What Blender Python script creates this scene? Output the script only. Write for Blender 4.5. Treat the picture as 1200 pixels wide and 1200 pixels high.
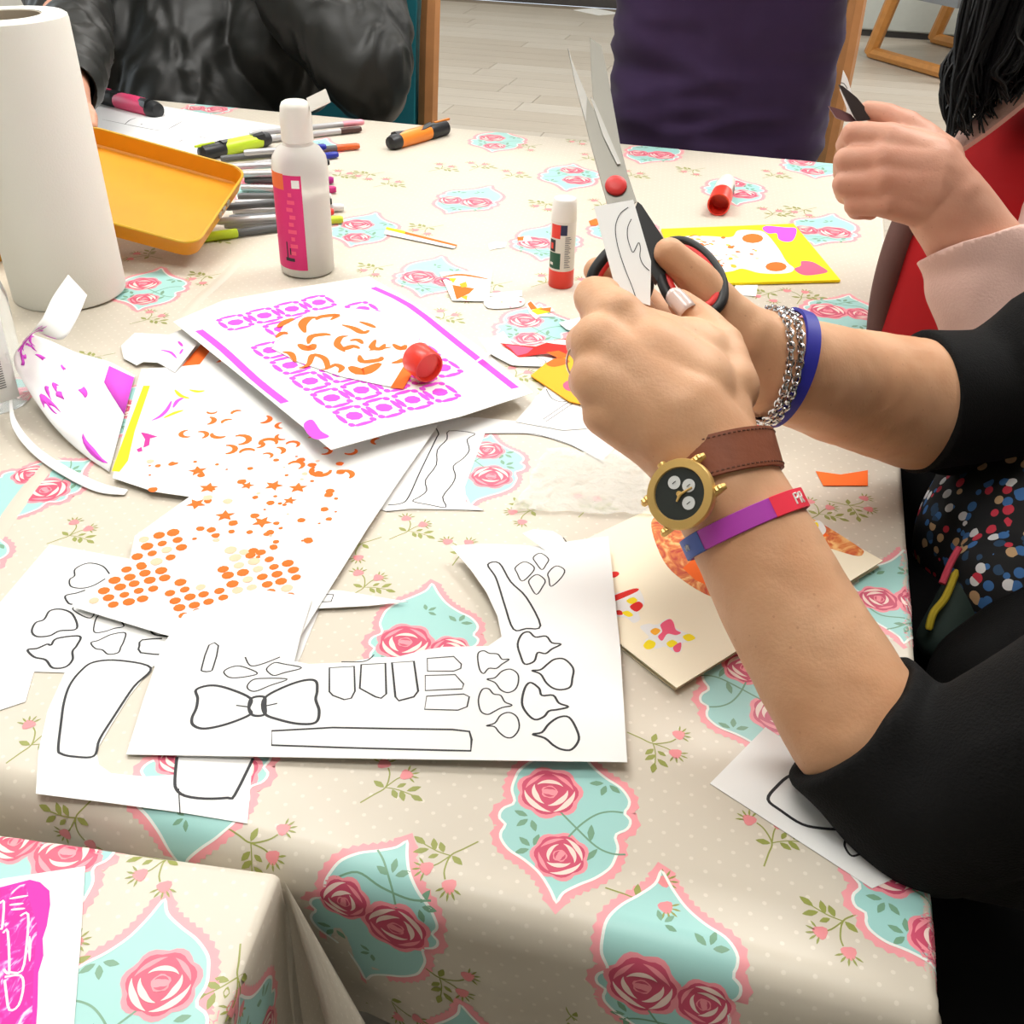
import bpy, bmesh, math, random
import numpy as np
from mathutils import Vector, Matrix, noise
from mathutils.geometry import tessellate_polygon
random.seed(7)
sc = bpy.context.scene
for o in list(bpy.data.objects): bpy.data.objects.remove(o)
COL = sc.collection
# ------------------------------------------------------------------ camera
FPX, PITCH, ROLL, YAW = 1250.0, math.radians(33.0), math.radians(1.72), math.radians(14.3)
TT = 0.75                                   # table top height
CAM = Vector((0, 0, TT + 0.46))
fwd = Vector((-math.sin(YAW)*math.cos(PITCH), math.cos(YAW)*math.cos(PITCH), -math.sin(PITCH)))
rt0 = Vector((math.cos(YAW), math.sin(YAW), 0)); up0 = rt0.cross(fwd)
RT = rt0*math.cos(ROLL) + up0*math.sin(ROLL); UP = up0*math.cos(ROLL) - rt0*math.sin(ROLL)
cd = bpy.data.cameras.new('camera'); cam = bpy.data.objects.new('camera', cd); COL.objects.link(cam)
cd.sensor_width = 36; cd.lens = FPX/1200*36; cd.clip_start = 0.02; cd.clip_end = 60
m = Matrix((RT, UP, -fwd)).transposed().to_4x4(); m.translation = CAM; cam.matrix_world = m
sc.camera = cam
# ------------------------------------------------------------------ world, light, exposure
sc.view_settings.view_transform = 'Standard'; sc.view_settings.look = 'None'
sc.view_settings.gamma = 1; sc.view_settings.use_curve_mapping = False
sc.view_settings.exposure = 0.6
w = bpy.data.worlds.new('sky'); sc.world = w; w.use_nodes = True
w.node_tree.nodes['Background'].inputs[0].default_value = (0.80, 0.90, 1.0, 1)
w.node_tree.nodes['Background'].inputs[1].default_value = 1.0
def area(name, loc, rot, sx, sy, power, col=(1, 1, 1)):
    l = bpy.data.lights.new(name, 'AREA'); l.shape = 'RECTANGLE'; l.size = sx; l.size_y = sy
    l.energy = power; l.color = col
    o = bpy.data.objects.new(name, l); COL.objects.link(o); o.location = loc; o.rotation_euler = rot
    return o
CEIL = 2.75
LAMPS = [(-1.2, 1.5), (0.6, 2.3), (-1.2, 4.2), (1.4, 4.2), (-0.25, 0.2), (-3.5, 6.6), (1.7, 6.9)]
LPOW = [13, 22, 14, 20, 3.5, 14, 24]
for (x, y), p in zip(LAMPS, LPOW):
    area('ceiling_lamp_light', (x, y, CEIL-0.07), (0, 0, 0), 1.15, 0.55, p, (1.0, 0.99, 0.97))
area('window_daylight', (-4.3, 3.4, 1.7), (0, math.radians(-90), 0), 1.5, 4.6, 20, (0.93, 0.97, 1.0))

# ------------------------------------------------------------------ helpers
def ray(px, py): return fwd*FPX + RT*(px-600) + UP*(600-py)
def P(px, py, z=0.0):
    """point on the horizontal plane z metres above the table top"""
    d = ray(px, py); t = (TT + z - CAM.z)/d.z; return CAM + d*t
def W(px, py, d): return CAM + ray(px, py)*(d/FPX)
def onplane(px, py, o, n):
    d = ray(px, py); return CAM + d*((o-CAM).dot(n)/d.dot(n))
def proj(p):
    v = Vector(p)-CAM; w_ = v.dot(fwd); return 600+FPX*v.dot(RT)/w_, 600-FPX*v.dot(UP)/w_
def s2l(c):
    return tuple(((v/255.0)/12.92 if v/255.0 <= 0.04045 else ((v/255.0+0.055)/1.055)**2.4) for v in c)
MATS = {}
def mat(name, rgb=(200, 200, 200), rough=0.6, metal=0.0, spec=0.5, noise_amt=0.0, noise_scale=30, bump=0.0, bump_scale=80,
        trans=0.0, ior=1.45, alpha=1.0, sss=0.0, coat=0.0, sheen=0.0):
    if name in MATS: return MATS[name]
    M = bpy.data.materials.new(name); M.use_nodes = True
    nt = M.node_tree; b = nt.nodes['Principled BSDF']; c = s2l(rgb)
    b.inputs['Base Color'].default_value = (*c, 1); b.inputs['Roughness'].default_value = rough
    b.inputs['Metallic'].default_value = metal; b.inputs['Specular IOR Level'].default_value = spec
    b.inputs['Transmission Weight'].default_value = trans; b.inputs['IOR'].default_value = ior
    b.inputs['Alpha'].default_value = alpha; b.inputs['Coat Weight'].default_value = coat
    b.inputs['Sheen Weight'].default_value = sheen
    if sss:
        b.inputs['Subsurface Weight'].default_value = sss
        b.inputs['Subsurface Radius'].default_value = (0.012, 0.005, 0.003); b.inputs['Subsurface Scale'].default_value = 0.5
    tc = nt.nodes.new('ShaderNodeTexCoord')
    if noise_amt:
        n = nt.nodes.new('ShaderNodeTexNoise'); n.inputs['Scale'].default_value = noise_scale; n.inputs['Detail'].default_value = 4
        nt.links.new(tc.outputs['Object'], n.inputs['Vector'])
        r = nt.nodes.new('ShaderNodeMapRange'); r.inputs[1].default_value = 0.3; r.inputs[2].default_value = 0.7
        r.inputs[3].default_value = 1-noise_amt; r.inputs[4].default_value = 1+noise_amt
        nt.links.new(n.outputs['Fac'], r.inputs[0])
        x = nt.nodes.new('ShaderNodeVectorMath'); x.operation = 'SCALE'; x.inputs[0].default_value = c
        nt.links.new(r.outputs[0], x.inputs['Scale']); nt.links.new(x.outputs[0], b.inputs['Base Color'])
    if bump:
        n2 = nt.nodes.new('ShaderNodeTexNoise'); n2.inputs['Scale'].default_value = bump_scale; n2.inputs['Detail'].default_value = 3
        nt.links.new(tc.outputs['Object'], n2.inputs['Vector'])
        bp = nt.nodes.new('ShaderNodeBump'); bp.inputs['Strength'].default_value = bump; bp.inputs['Distance'].default_value = 0.01
        nt.links.new(n2.outputs['Fac'], bp.inputs['Height']); nt.links.new(bp.outputs[0], b.inputs['Normal'])
    MATS[name] = M
    return M
def tag(o, label, cat, group=None):
    o['label'] = label; o['category'] = cat
    if group: o['group'] = group
    return o
def struct(o): o['kind'] = 'structure'; return o
def link(name, me, parent=None, loc=None):
    o = bpy.data.objects.new(name, me); COL.objects.link(o)
    if parent: o.parent = parent; o.matrix_parent_inverse = parent.matrix_world.inverted() if False else Matrix.Identity(4)
    if loc is not None: o.location = loc
    return o
def empty(name, loc, label, cat, group=None):
    o = bpy.data.objects.new(name, None); COL.objects.link(o); o.location = loc; o.empty_display_size = 0.02
    o['origin'] = 1; del o['origin']
    return tag(o, label, cat, group)
def wloc(o):
    v = Vector(o.location)
    while o.parent: o = o.parent; v += o.location
    return v
class MB:
    """mesh builder in world coordinates"""
    def __init__(s): s.v = []; s.f = []; s.mi = []; s.mats = []
    def slot(s, M):
        if M not in s.mats: s.mats.append(M)
        return s.mats.index(M)
    def add(s, vs, fs, M):
        k = len(s.v); i = s.slot(M); s.v += [tuple(v) for v in vs]
        for f in fs: s.f.append(tuple(k+j for j in f)); s.mi.append(i)
    def box(s, c, size, M, rot=None):
        c = Vector(c); h = Vector(size)/2; vs = []
        for x in (-1, 1):
            for y in (-1, 1):
                for z in (-1, 1):
                    v = Vector((x*h.x, y*h.y, z*h.z)); vs.append(c + (rot @ v if rot else v))
        s.add(vs, [(0, 1, 3, 2), (4, 6, 7, 5), (0, 4, 5, 1), (2, 3, 7, 6), (0, 2, 6, 4), (1, 5, 7, 3)], M)
    def tube(s, pts, rads, M, n=12, cap=True, up=None, flat=None):
        pts = [Vector(p) for p in pts]; k = len(pts)
        if not hasattr(rads, '__len__'): rads = [rads]*k
        vs = []; fs = []; prev = None
        for i, p in enumerate(pts):
            t = (pts[min(i+1, k-1)]-pts[max(i-1, 0)]).normalized()
            if prev is None:
                a = up or Vector((0, 0, 1))
                if abs(t.dot(a)) > 0.95: a = Vector((1, 0, 0))
                x = (a - t*a.dot(t)).normalized()
            else: x = (prev - t*prev.dot(t)).normalized()
            prev = x; y = t.cross(x)
            for j in range(n):
                a = 2*math.pi*j/n; fx = flat or 1
                vs.append(p + x*(math.cos(a)*rads[i]*fx) + y*(math.sin(a)*rads[i]))
        for i in range(k-1):
            for j in range(n):
                j2 = (j+1) % n; fs.append((i*n+j, i*n+j2, (i+1)*n+j2, (i+1)*n+j))
        if cap: fs.append(tuple(range(n-1, -1, -1))); fs.append(tuple((k-1)*n+j for j in range(n)))
        s.add(vs, fs, M)
    def lathe(s, base, axis, prof, M, n=32, xdir=None, mats=None):
        """prof: list of (r, h) along axis"""
        base = Vector(base); axis = Vector(axis).normalized()
        a = Vector((1, 0, 0)) if abs(axis.x) < 0.9 else Vector((0, 1, 0))
        if xdir: a = Vector(xdir)
        x = (a-axis*a.dot(axis)).normalized(); y = axis.cross(x); vs = []; fs = []
        for r, h in prof:
            for j in range(n):
                t = 2*math.pi*j/n; vs.append(base+axis*h+x*(r*math.cos(t))+y*(r*math.sin(t)))
        for i in range(len(prof)-1):
            for j in range(n):
                j2 = (j+1) % n; fs.append((i*n+j, i*n+j2, (i+1)*n+j2, (i+1)*n+j))
        s.add(vs, fs, M)
    def build(s, name, parent=None, smooth=True, loc=None, angle=40):
        me = bpy.data.meshes.new(name)
        if parent is not None: loc = wloc(parent)
        o3 = Vector(loc) if loc is not None else Vector((0, 0, 0))
        me.from_pydata([tuple(Vector(v)-o3) for v in s.v], [], s.f)
        for M in s.mats: me.materials.append(M)
        me.polygons.foreach_set('material_index', s.mi)
        if smooth:
            me.polygons.foreach_set('use_smooth', [True]*len(me.polygons))
            me.set_sharp_from_angle(angle=math.radians(angle))
        me.update()
        o = link(name, me, parent)
        if parent is None: o.location = o3
        return o
def catmull(pts, n=6, closed=False):
    pts = [Vector(p) for p in pts]; k = len(pts); out = []
    rng = range(k) if closed else range(k-1)
    for i in rng:
        if closed: p0, p1, p2, p3 = pts[(i-1) % k], pts[i], pts[(i+1) % k], pts[(i+2) % k]
        else: p0, p1, p2, p3 = pts[max(i-1, 0)], pts[i], pts[i+1], pts[min(i+2, k-1)]
        for j in range(n):
            t = j/n
            out.append(0.5*((2*p1)+(p2-p0)*t+(2*p0-5*p1+4*p2-p3)*t*t+(3*p1-p0-3*p2+p3)*t**3))
    if not closed: out.append(pts[-1])
    return out
def tess(loops):
    ls = [[Vector((p[0], p[1], 0)) for p in l] for l in loops]
    return tessellate_polygon(ls)
# ------------------------------------------------------------------ blob bodies (voxel-united tapered capsules)
def capsule(vs, fs, p0, r0, p1, r1, n=36, m_=8):
    p0 = Vector(p0); p1 = Vector(p1); ax = p1-p0; L = ax.length
    if L < 1e-6: ax = Vector((0, 0, 1)); L = 1e-6
    ax = ax.normalized(); a = Vector((0, 0, 1)) if abs(ax.z) < 0.9 else Vector((1, 0, 0))
    x = (a-ax*a.dot(ax)).normalized(); y = ax.cross(x); k = len(vs)
    prof = [(r0*math.sin(t), -r0*math.cos(t)) for t in [math.pi/2*i/m_ for i in range(1, m_+1)]]
    prof += [(r1*math.cos(t), L+r1*math.sin(t)) for t in [math.pi/2*i/m_ for i in range(0, m_)]]
    vs.append(p0-ax*r0)
    for r, h in prof:
        for j in range(n):
            t = 2*math.pi*j/n; vs.append(p0+ax*h+x*(r*math.cos(t))+y*(r*math.sin(t)))
    vs.append(p1+ax*r1); e = len(vs)-1
    for j in range(n): fs.append((k, k+1+(j+1) % n, k+1+j))
    q = len(prof)
    for i in range(q-1):
        for j in range(n):
            b = k+1+i*n; fs.append((b+j, b+(j+1) % n, b+n+(j+1) % n, b+n+j))
    for j in range(n): fs.append((e, k+1+(q-1)*n+j, k+1+(q-1)*n+(j+1) % n))
def ellipsoid(vs, fs, c, rx, ry, rz, rot=None, n=28, m_=14):
    k = len(vs); c = Vector(c)
    def T(x, y, z):
        v = Vector((x*rx, y*ry, z*rz)); return c+(rot @ v if rot else v)
    vs.append(T(0, 0, -1))
    for i in range(1, m_):
        t = math.pi*i/m_
        for j in range(n):
            a = 2*math.pi*j/n; vs.append(T(math.sin(t)*math.cos(a), math.sin(t)*math.sin(a), -math.cos(t)))
    vs.append(T(0, 0, 1)); e = len(vs)-1
    for j in range(n): fs.append((k, k+1+(j+1) % n, k+1+j))
    for i in range(m_-2):
        for j in range(n):
            b = k+1+i*n; fs.append((b+j, b+(j+1) % n, b+n+(j+1) % n, b+n+j))
    for j in range(n): fs.append((e, k+1+(m_-2)*n+j, k+1+(m_-2)*n+(j+1) % n))
def blob(name, parts, M, parent, voxel=0.003, smooth=6, cuts=(), deform=None, fac=0.5):
    """parts: ('c', p0, r0, p1, r1) / ('e', c, rx, ry, rz, rot); chains: ('k', [(p, r), ...]). cuts: (centre, outward dir, radius)"""
    vs = []; fs = []
    for p in parts:
        if p[0] == 'c': capsule(vs, fs, *p[1:])
        elif p[0] == 'e': ellipsoid(vs, fs, *p[1:])
        else:
            ch = p[1]
            for a, b in zip(ch[:-1], ch[1:]): capsule(vs, fs, a[0], a[1], b[0], b[1])
    me = bpy.data.meshes.new('tmp'); me.from_pydata([tuple(v) for v in vs], [], fs)
    o = bpy.data.objects.new('tmp', me); COL.objects.link(o)
    r = o.modifiers.new('r', 'REMESH'); r.mode = 'VOXEL'; r.voxel_size = voxel
    if smooth:
        s = o.modifiers.new('s', 'SMOOTH'); s.iterations = smooth; s.factor = fac
    dg = bpy.context.evaluated_depsgraph_get()
    m2 = bpy.data.meshes.new_from_object(o.evaluated_get(dg)); bpy.data.objects.remove(o)
    if cuts:
        bm = bmesh.new(); bm.from_mesh(m2)
        for c, d, R in cuts:
            c = Vector(c); d = Vector(d).normalized()
            fc = [f for f in bm.faces if (f.calc_center_median()-c).length < R]
            geo = list({v for f in fc for v in f.verts})+list({e for f in fc for e in f.edges})+fc
            bmesh.ops.bisect_plane(bm, geom=geo, plane_co=c, plane_no=d, dist=1e-6)
            dead = [v for v in bm.verts if (v.co-c).length < R and (v.co-c).dot(d) > 1e-5]
            bmesh.ops.delete(bm, geom=dead, context='VERTS')
            ed = [e for e in bm.edges if e.is_boundary and (e.verts[0].co-c).length < R and abs((e.verts[0].co-c).dot(d)) < 2e-4 and abs((e.verts[1].co-c).dot(d)) < 2e-4]
            if ed:                                    # hem: turn the cloth inwards
                cc = sum((e.verts[0].co for e in ed), Vector())/len(ed)
                for step in range(2):
                    ex = bmesh.ops.extrude_edge_only(bm, edges=ed)
                    nv = [g for g in ex['geom'] if isinstance(g, bmesh.types.BMVert)]
                    for v in nv:
                        q = cc+(v.co-cc)*0.93; v.co = q - d*(0.0 if step == 0 else 0.012)
                    ed = [g for g in ex['geom'] if isinstance(g, bmesh.types.BMEdge) and g.is_boundary]
        bm.to_mesh(m2); bm.free()
    if deform:
        nv = len(m2.vertices); co = np.empty(nv*3); no = np.empty(nv*3)
        m2.vertices.foreach_get('co', co); m2.vertex_normals.foreach_get('vector', no)
        co = co.reshape(-1, 3); no = no.reshape(-1, 3)
        for i in range(nv):
            co[i] += no[i]*deform(Vector(co[i]))
        m2.vertices.foreach_set('co', co.ravel())
    loc = wloc(parent) if parent else Vector((0, 0, 0))
    m2.transform(Matrix.Translation(-loc))
    m2.materials.clear(); m2.materials.append(M)
    m2.polygons.foreach_set('use_smooth', [True]*len(m2.polygons)); m2.update()
    m2.name = name
    return link(name, m2, parent)

# ------------------------------------------------------------------ room shell
X0, X1, Y0, Y1 = -4.5, 3.2, -2.4, 8.95
m_wall = mat('wall_paint', (214, 214, 208), 0.8, noise_amt=0.02, noise_scale=3)
m_ceil = mat('ceiling_paint', (232, 230, 226), 0.9)
m_plank = [mat('laminate_%d' % i, c, 0.42, noise_amt=0.06, noise_scale=9, bump=0.02) for i, c in
           enumerate([(188, 179, 166), (182, 172, 158), (193, 185, 173)])]
m_gap = mat('floor_joint', (140, 128, 112), 0.8)
b = MB(); b.box(((X0+X1)/2, (Y0+Y1)/2, -0.055), (X1-X0, Y1-Y0, 0.1), m_gap)
floor = struct(b.build('floor', smooth=False))
pm = []
for M in m_plank:
    q = MB(); q.box((0, 0, 0), (1.276, 0.186, 0.008), M); o = q.build('tmpplank', smooth=False); pm.append(o.data); bpy.data.objects.remove(o)
def grain(M):
    nt = M.node_tree; b_ = nt.nodes['Principled BSDF']
    tc = [n for n in nt.nodes if n.type == 'TEX_COORD'][0]
    mp = nt.nodes.new('ShaderNodeMapping'); mp.inputs['Scale'].default_value = (0.12, 1.6, 1)
    nt.links.new(tc.outputs['Object'], mp.inputs['Vector'])
    for n in nt.nodes:
        if n.type == 'TEX_NOISE': nt.links.new(mp.outputs[0], n.inputs['Vector']); n.inputs['Scale'].default_value = 24
for M in m_plank: grain(M)
row = 0; y = 0.3
while y < Y1-0.1:
    x = X0+0.62+random.uniform(0, 0.9)
    while x < X1-0.6:
        if True:
            link('plank', random.choice(pm), floor, (x, y, -0.004))
        x += 1.28
    y += 0.19; row += 1
b = MB(); b.box(((X0+X1)/2, (Y0+Y1)/2, CEIL+0.05), (X1-X0, Y1-Y0, 0.1), m_ceil); struct(b.build('ceiling', smooth=False))
def wall(name, c, s): b = MB(); b.box(c, s, m_wall); return struct(b.build(name, smooth=False))
wall('wall_back', ((X0+X1)/2, Y1+0.05, CEIL/2), (X1-X0, 0.1, CEIL))
wall('wall_front', ((X0+X1)/2, Y0-0.05, CEIL/2), (X1-X0, 0.1, CEIL))
wall('wall_right', (X1+0.05, (Y0+Y1)/2, CEIL/2), (0.1, Y1-Y0, CEIL))
b = MB()                                                         # left wall with a long window opening
wy0, wy1, wz0, wz1 = 1.0, 5.8, 0.9, 2.45
b.box((X0-0.05, (Y0+Y1)/2, wz0/2), (0.1, Y1-Y0, wz0), m_wall)
b.box((X0-0.05, (Y0+Y1)/2, (wz1+CEIL)/2), (0.1, Y1-Y0, CEIL-wz1), m_wall)
b.box((X0-0.05, (Y0+wy0)/2, (wz0+wz1)/2), (0.1, wy0-Y0, wz1-wz0), m_wall)
b.box((X0-0.05, (Y1+wy1)/2, (wz0+wz1)/2), (0.1, Y1-wy1, wz1-wz0), m_wall)
struct(b.build('wall_left', smooth=False))
m_frame = mat('white_frame', (235, 235, 235), 0.4)
m_glass = mat('window_glass', (240, 250, 250), 0.02, trans=1.0, ior=1.02)
wn = bpy.data.objects.new('window_1', None); COL.objects.link(wn); struct(wn); wn.location = (X0-0.05, wy0, wz0)
b = MB()
for y in [wy0+0.03, wy1-0.03]+[wy0+1.2*k for k in (1, 2, 3)]: b.box((X0-0.05, y, (wz0+wz1)/2), (0.08, 0.06, wz1-wz0), m_frame)
for z in (wz0+0.03, wz1-0.03): b.box((X0-0.05, (wy0+wy1)/2, z), (0.078, wy1-wy0, 0.06), m_frame)
b.build('window_frame', wn, smooth=False)
for k in range(4):
    b = MB(); b.box((X0-0.05, wy0+1.2*k+0.6, (wz0+wz1)/2), (0.006, 1.1, wz1-wz0-0.1), m_glass); b.build('pane', wn, smooth=False)
m_skirt = mat('skirting', (70, 66, 64), 0.6)
for nm, c, s in [('baseboard_back', ((X0+X1)/2, Y1-0.008, 0.04), (X1-X0, 0.016, 0.08)),
                 ('baseboard_left', (X0+0.008, (Y0+Y1)/2, 0.04), (0.016, Y1-Y0-0.04, 0.08)),
                 ('baseboard_right', (X1-0.008, (Y0+Y1)/2, 0.04), (0.016, Y1-Y0-0.04, 0.08))]:
    b = MB(); b.box(c, s, m_skirt); struct(b.build(nm, smooth=False))
m_lampbody = mat('lamp_housing', (240, 240, 240), 0.4)
m_emit = bpy.data.materials.new('lamp_diffuser'); m_emit.use_nodes = True
bs = m_emit.node_tree.nodes['Principled BSDF']; bs.inputs['Emission Color'].default_value = (1, 0.97, 0.92, 1); bs.inputs['Emission Strength'].default_value = 5
for i, (x, y) in enumerate(LAMPS):
    r = empty('ceiling_lamp', (x, y, CEIL), 'white ceiling lamp panel ' + ['above the paper towel roll', 'above the yellow card', 'above the floor left of the purple sweatshirt', 'above the floor right of the purple sweatshirt', 'above the bow tie sheet', 'nearest the far left corner', 'above the oak lounge chair'][i], 'lamp', 'ceiling lamps')
    b = MB(); b.box((x, y, CEIL-0.025), (1.24, 0.64, 0.05), m_lampbody); b.build('housing', r, smooth=False)
    b = MB(); b.box((x, y, CEIL-0.053), (1.16, 0.56, 0.006), m_emit); b.build('diffuser', r, smooth=False)
# grey cupboard on the far right, lounge chair in front of it, sheet on the floor
m_cup = mat('cupboard_grey', (186, 190, 184), 0.55, noise_amt=0.02)
m_dark = mat('dark_plinth', (60, 58, 56), 0.7)
r = empty('storage_cupboard', (1.05, 8.65, 0), 'pale grey cupboard standing on the floor against the far wall', 'cupboard')
b = MB(); b.box((1.05, 8.665, 0.02), (1.86, 0.42, 0.04), m_dark); b.build('plinth', r, smooth=False)
b = MB(); b.box((1.05, 8.68, 0.92), (1.9, 0.46, 1.76), m_cup); b.build('carcass', r, smooth=False)
for k in (0, 1):
    b = MB(); b.box((0.58+k*0.94, 8.44, 0.92), (0.93, 0.02, 1.74), m_cup); dr = b.build('door', r, smooth=False)
    b = MB(); b.tube([(1.0+k*0.1, 8.40, 0.95), (1.0+k*0.1, 8.40, 1.1)], 0.006, m_dark, 8); hd = b.build('handle', dr, loc=None) if False else b.build('handle', r)
m_oak = mat('chair_oak', (186, 128, 66), 0.4, noise_amt=0.1, noise_scale=20)
r = empty('lounge_chair', (0.72, 7.6, 0), 'oak sled-base lounge chair standing in front of the grey cupboard', 'chair')
A0 = P(1019, 68, -TT); A1 = P(1136, 102, -TT); B0 = P(1093, 51, -TT)
dv = (A1-A0); off = B0-A0
m_cush = mat('cushion_grey', (120, 124, 128), 0.9)
for o_ in (Vector(), off):
    s0 = A0+o_; s1 = A1+o_
    b = MB(); b.tube([s0+Vector((0, 0, 0.035)), s1+Vector((0, 0, 0.035))], 0.035, m_oak, 8, flat=1.0); b.build('runner', r)
    b = MB(); b.tube([s0+Vector((0, 0, 0.03)), s0+dv*0.22+Vector((0, 0, 0.62))], 0.042, m_oak, 8); b.build('post', r)
    b = MB(); b.tube([s1+Vector((0, 0, 0.03)), s1-dv*0.1+Vector((0, 0, 0.62))], 0.042, m_oak, 8); b.build('post', r)
    b = MB(); b.tube([s0+dv*0.12+Vector((0, 0, 0.63)), s1+Vector((0, 0, 0.63))], 0.03, m_oak, 8); b.build('armrest', r)
yaw = math.atan2(dv.y, dv.x)
cc = A0+dv*0.55+off*0.5
b = MB(); b.box(cc+Vector((0, 0, 0.44)), (dv.length*0.75, off.length*0.92, 0.13), m_cush, Matrix.Rotation(yaw, 3, 'Z')); b.build('seat_cushion', r, smooth=False)
b = MB(); b.box(A0+dv*0.93+off*0.5+Vector((0, 0, 0.72)), (0.12, off.length*0.9, 0.55), m_cush, Matrix.Rotation(yaw, 3, 'Z')); b.build('back_cushion', r, smooth=False)
m_paper = mat('white_paper', (238, 238, 236), 0.75, spec=0.3)
q = P(699, 14, -TT); b = MB(); b.box(q+Vector((0, 0, 0.002)), (0.21, 0.297, 0.003), m_paper, Matrix.Rotation(0.9, 3, 'Z'))
o = b.build('paper_sheet', smooth=False, loc=q); tag(o, 'blank white sheet lying on the far laminate floor near the purple sweatshirt', 'paper')
# ------------------------------------------------------------------ chairs and tables
m_teal = mat('teal_vinyl', (38, 122, 134), 0.5, bump=0.05)
m_beech = mat('beech_frame', (178, 122, 74), 0.42, noise_amt=0.08, noise_scale=25)
def chair(x, y, rz, label, seat_z=0.46, teal=True, back=1.12):
    r = empty('dining_chair', (x, y, 0), label, 'chair', 'wooden dining chairs')
    R = Matrix.Rotation(rz, 3, 'Z'); O = Vector((x, y, 0))
    T = lambda v: O + R @ Vector(v)
    up = m_teal if teal else m_cush
    for sx in (-1, 1):
        b = MB(); b.tube([T((sx*0.22, -0.22, 0)), T((sx*0.22, -0.21, seat_z-0.04))], [0.017, 0.022], m_beech, 8); b.build('leg', r)
        b = MB(); b.tube([T((sx*0.22, 0.27, 0)), T((sx*0.22, 0.22, seat_z)), T((sx*0.225, 0.25, 0.8)), T((sx*0.225, 0.31, back))], [0.018, 0.025, 0.024, 0.018], m_beech, 8); b.build('back_post', r)
        b = MB(); b.tube([T((sx*0.22, -0.22, seat_z-0.06)), T((sx*0.22, 0.22, seat_z-0.06))], 0.018, m_beech, 8); b.build('side_rail', r)
    b = MB(); b.box(T((0, -0.005, seat_z)), (0.41, 0.44, 0.06), up, R); b.build('seat', r, smooth=False)
    b = MB(); b.box(T((0, 0.255, 0.83)), (0.395, 0.04, 0.50), up, R @ Matrix.Rotation(-0.14, 3, 'X')); b.build('backrest', r, smooth=False)
    b = MB(); b.tube([T((-0.22, 0.30, back-0.03)), T((0.22, 0.30, back-0.03))], 0.02, m_beech, 8); b.build('top_rail', r)
    return r
chair(-1.10, 2.28, 0.0, 'beech chair with teal back behind the black jacket')
chair(-0.178, 2.42, -0.05, 'beech chair behind the purple sweatshirt, wooden post showing beside it')
chair(0.86, 1.40, math.radians(-80), 'beech chair under the person in the red top')
chair(0.58, 0.62, math.radians(-90), 'beech chair under the person in the black cardigan')
m_tabletop = mat('table_board', (60, 48, 40), 0.5); m_leg = mat('table_leg', (40, 38, 38), 0.5)
def table(x0, x1, y0, y1, zt, label, R=Matrix.Identity(3), O=Vector((0, 0, 0))):
    T = lambda v: O + R @ Vector(v)
    r = empty('dining_table', T(((x0+x1)/2, (y0+y1)/2, 0)), label, 'table')
    b = MB(); b.box(T(((x0+x1)/2, (y0+y1)/2, zt-0.016)), (x1-x0, y1-y0, 0.03), m_tabletop, R); b.build('table_top', r, smooth=False)
    for x in (x0+0.06, x1-0.06):
        for y in (y0+0.06, y1-0.06):
            b = MB(); b.tube([T((x, y, 0)), T((x, y, zt-0.03))], 0.022, m_leg, 10); b.build('leg', r)
    return r
TX0, TX1, TY0, TY1 = -2.15, 0.128, 0.326, 1.872          # outer faces of the draped cloth
table(TX0+0.03, TX1-0.02, TY0+0.016, TY1-0.016, TT-0.002, 'long table under the floral oilcloth at which everyone works')
# ------------------------------------------------------------------ printed oilcloth
def cloth_mat():
    M = mat('oilcloth_cream', (214, 198, 172), 0.34, spec=0.36)
    nt = M.node_tree; b_ = nt.nodes['Principled BSDF']; N = nt.nodes.new; L = nt.links.new
    uv = N('ShaderNodeTexCoord'); mp = N('ShaderNodeMapping'); mp.inputs['Rotation'].default_value = (0, 0, math.radians(38))
    L(uv.outputs['UV'], mp.inputs['Vector'])
    sc_ = N('ShaderNodeVectorMath'); sc_.operation = 'SCALE'; sc_.inputs['Scale'].default_value = 1/0.0105; L(mp.outputs[0], sc_.inputs[0])
    fr = N('ShaderNodeVectorMath'); fr.operation = 'FRACTION'; L(sc_.outputs[0], fr.inputs[0])
    sb = N('ShaderNodeVectorMath'); sb.operation = 'SUBTRACT'; sb.inputs[1].default_value = (0.5, 0.5, 0); L(fr.outputs[0], sb.inputs[0])
    ln = N('ShaderNodeVectorMath'); ln.operation = 'LENGTH'; L(sb.outputs[0], ln.inputs[0])
    lt = N('ShaderNodeMath'); lt.operation = 'LESS_THAN'; lt.inputs[1].default_value = 0.11; L(ln.outputs['Value'], lt.inputs[0])
    n = N('ShaderNodeTexNoise'); n.inputs['Scale'].default_value = 3; L(uv.outputs['UV'], n.inputs['Vector'])
    cr = N('ShaderNodeMix'); cr.data_type = 'RGBA'; cr.inputs[6].default_value = (*s2l((206, 198, 183)), 1); cr.inputs[7].default_value = (*s2l((209, 200, 184)), 1)
    L(n.outputs['Fac'], cr.inputs[0])
    mx = N('ShaderNodeMix'); mx.data_type = 'RGBA'; mx.inputs[7].default_value = (*s2l((220, 212, 198)), 1)
    L(lt.outputs[0], mx.inputs[0]); L(cr.outputs[2], mx.inputs[6]); L(mx.outputs[2], b_.inputs['Base Color'])
    bn = N('ShaderNodeTexNoise'); bn.inputs['Scale'].default_value = 14; bn.inputs['Detail'].default_value = 2; L(uv.outputs['UV'], bn.inputs['Vector'])
    bp = N('ShaderNodeBump'); bp.inputs['Strength'].default_value = 0.12; bp.inputs['Distance'].default_value = 0.02
    L(bn.outputs['Fac'], bp.inputs['Height']); L(bp.outputs[0], b_.inputs['Normal'])
    return M
m_cloth = cloth_mat()
gl = dict(rough=0.36, spec=0.36)
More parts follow.
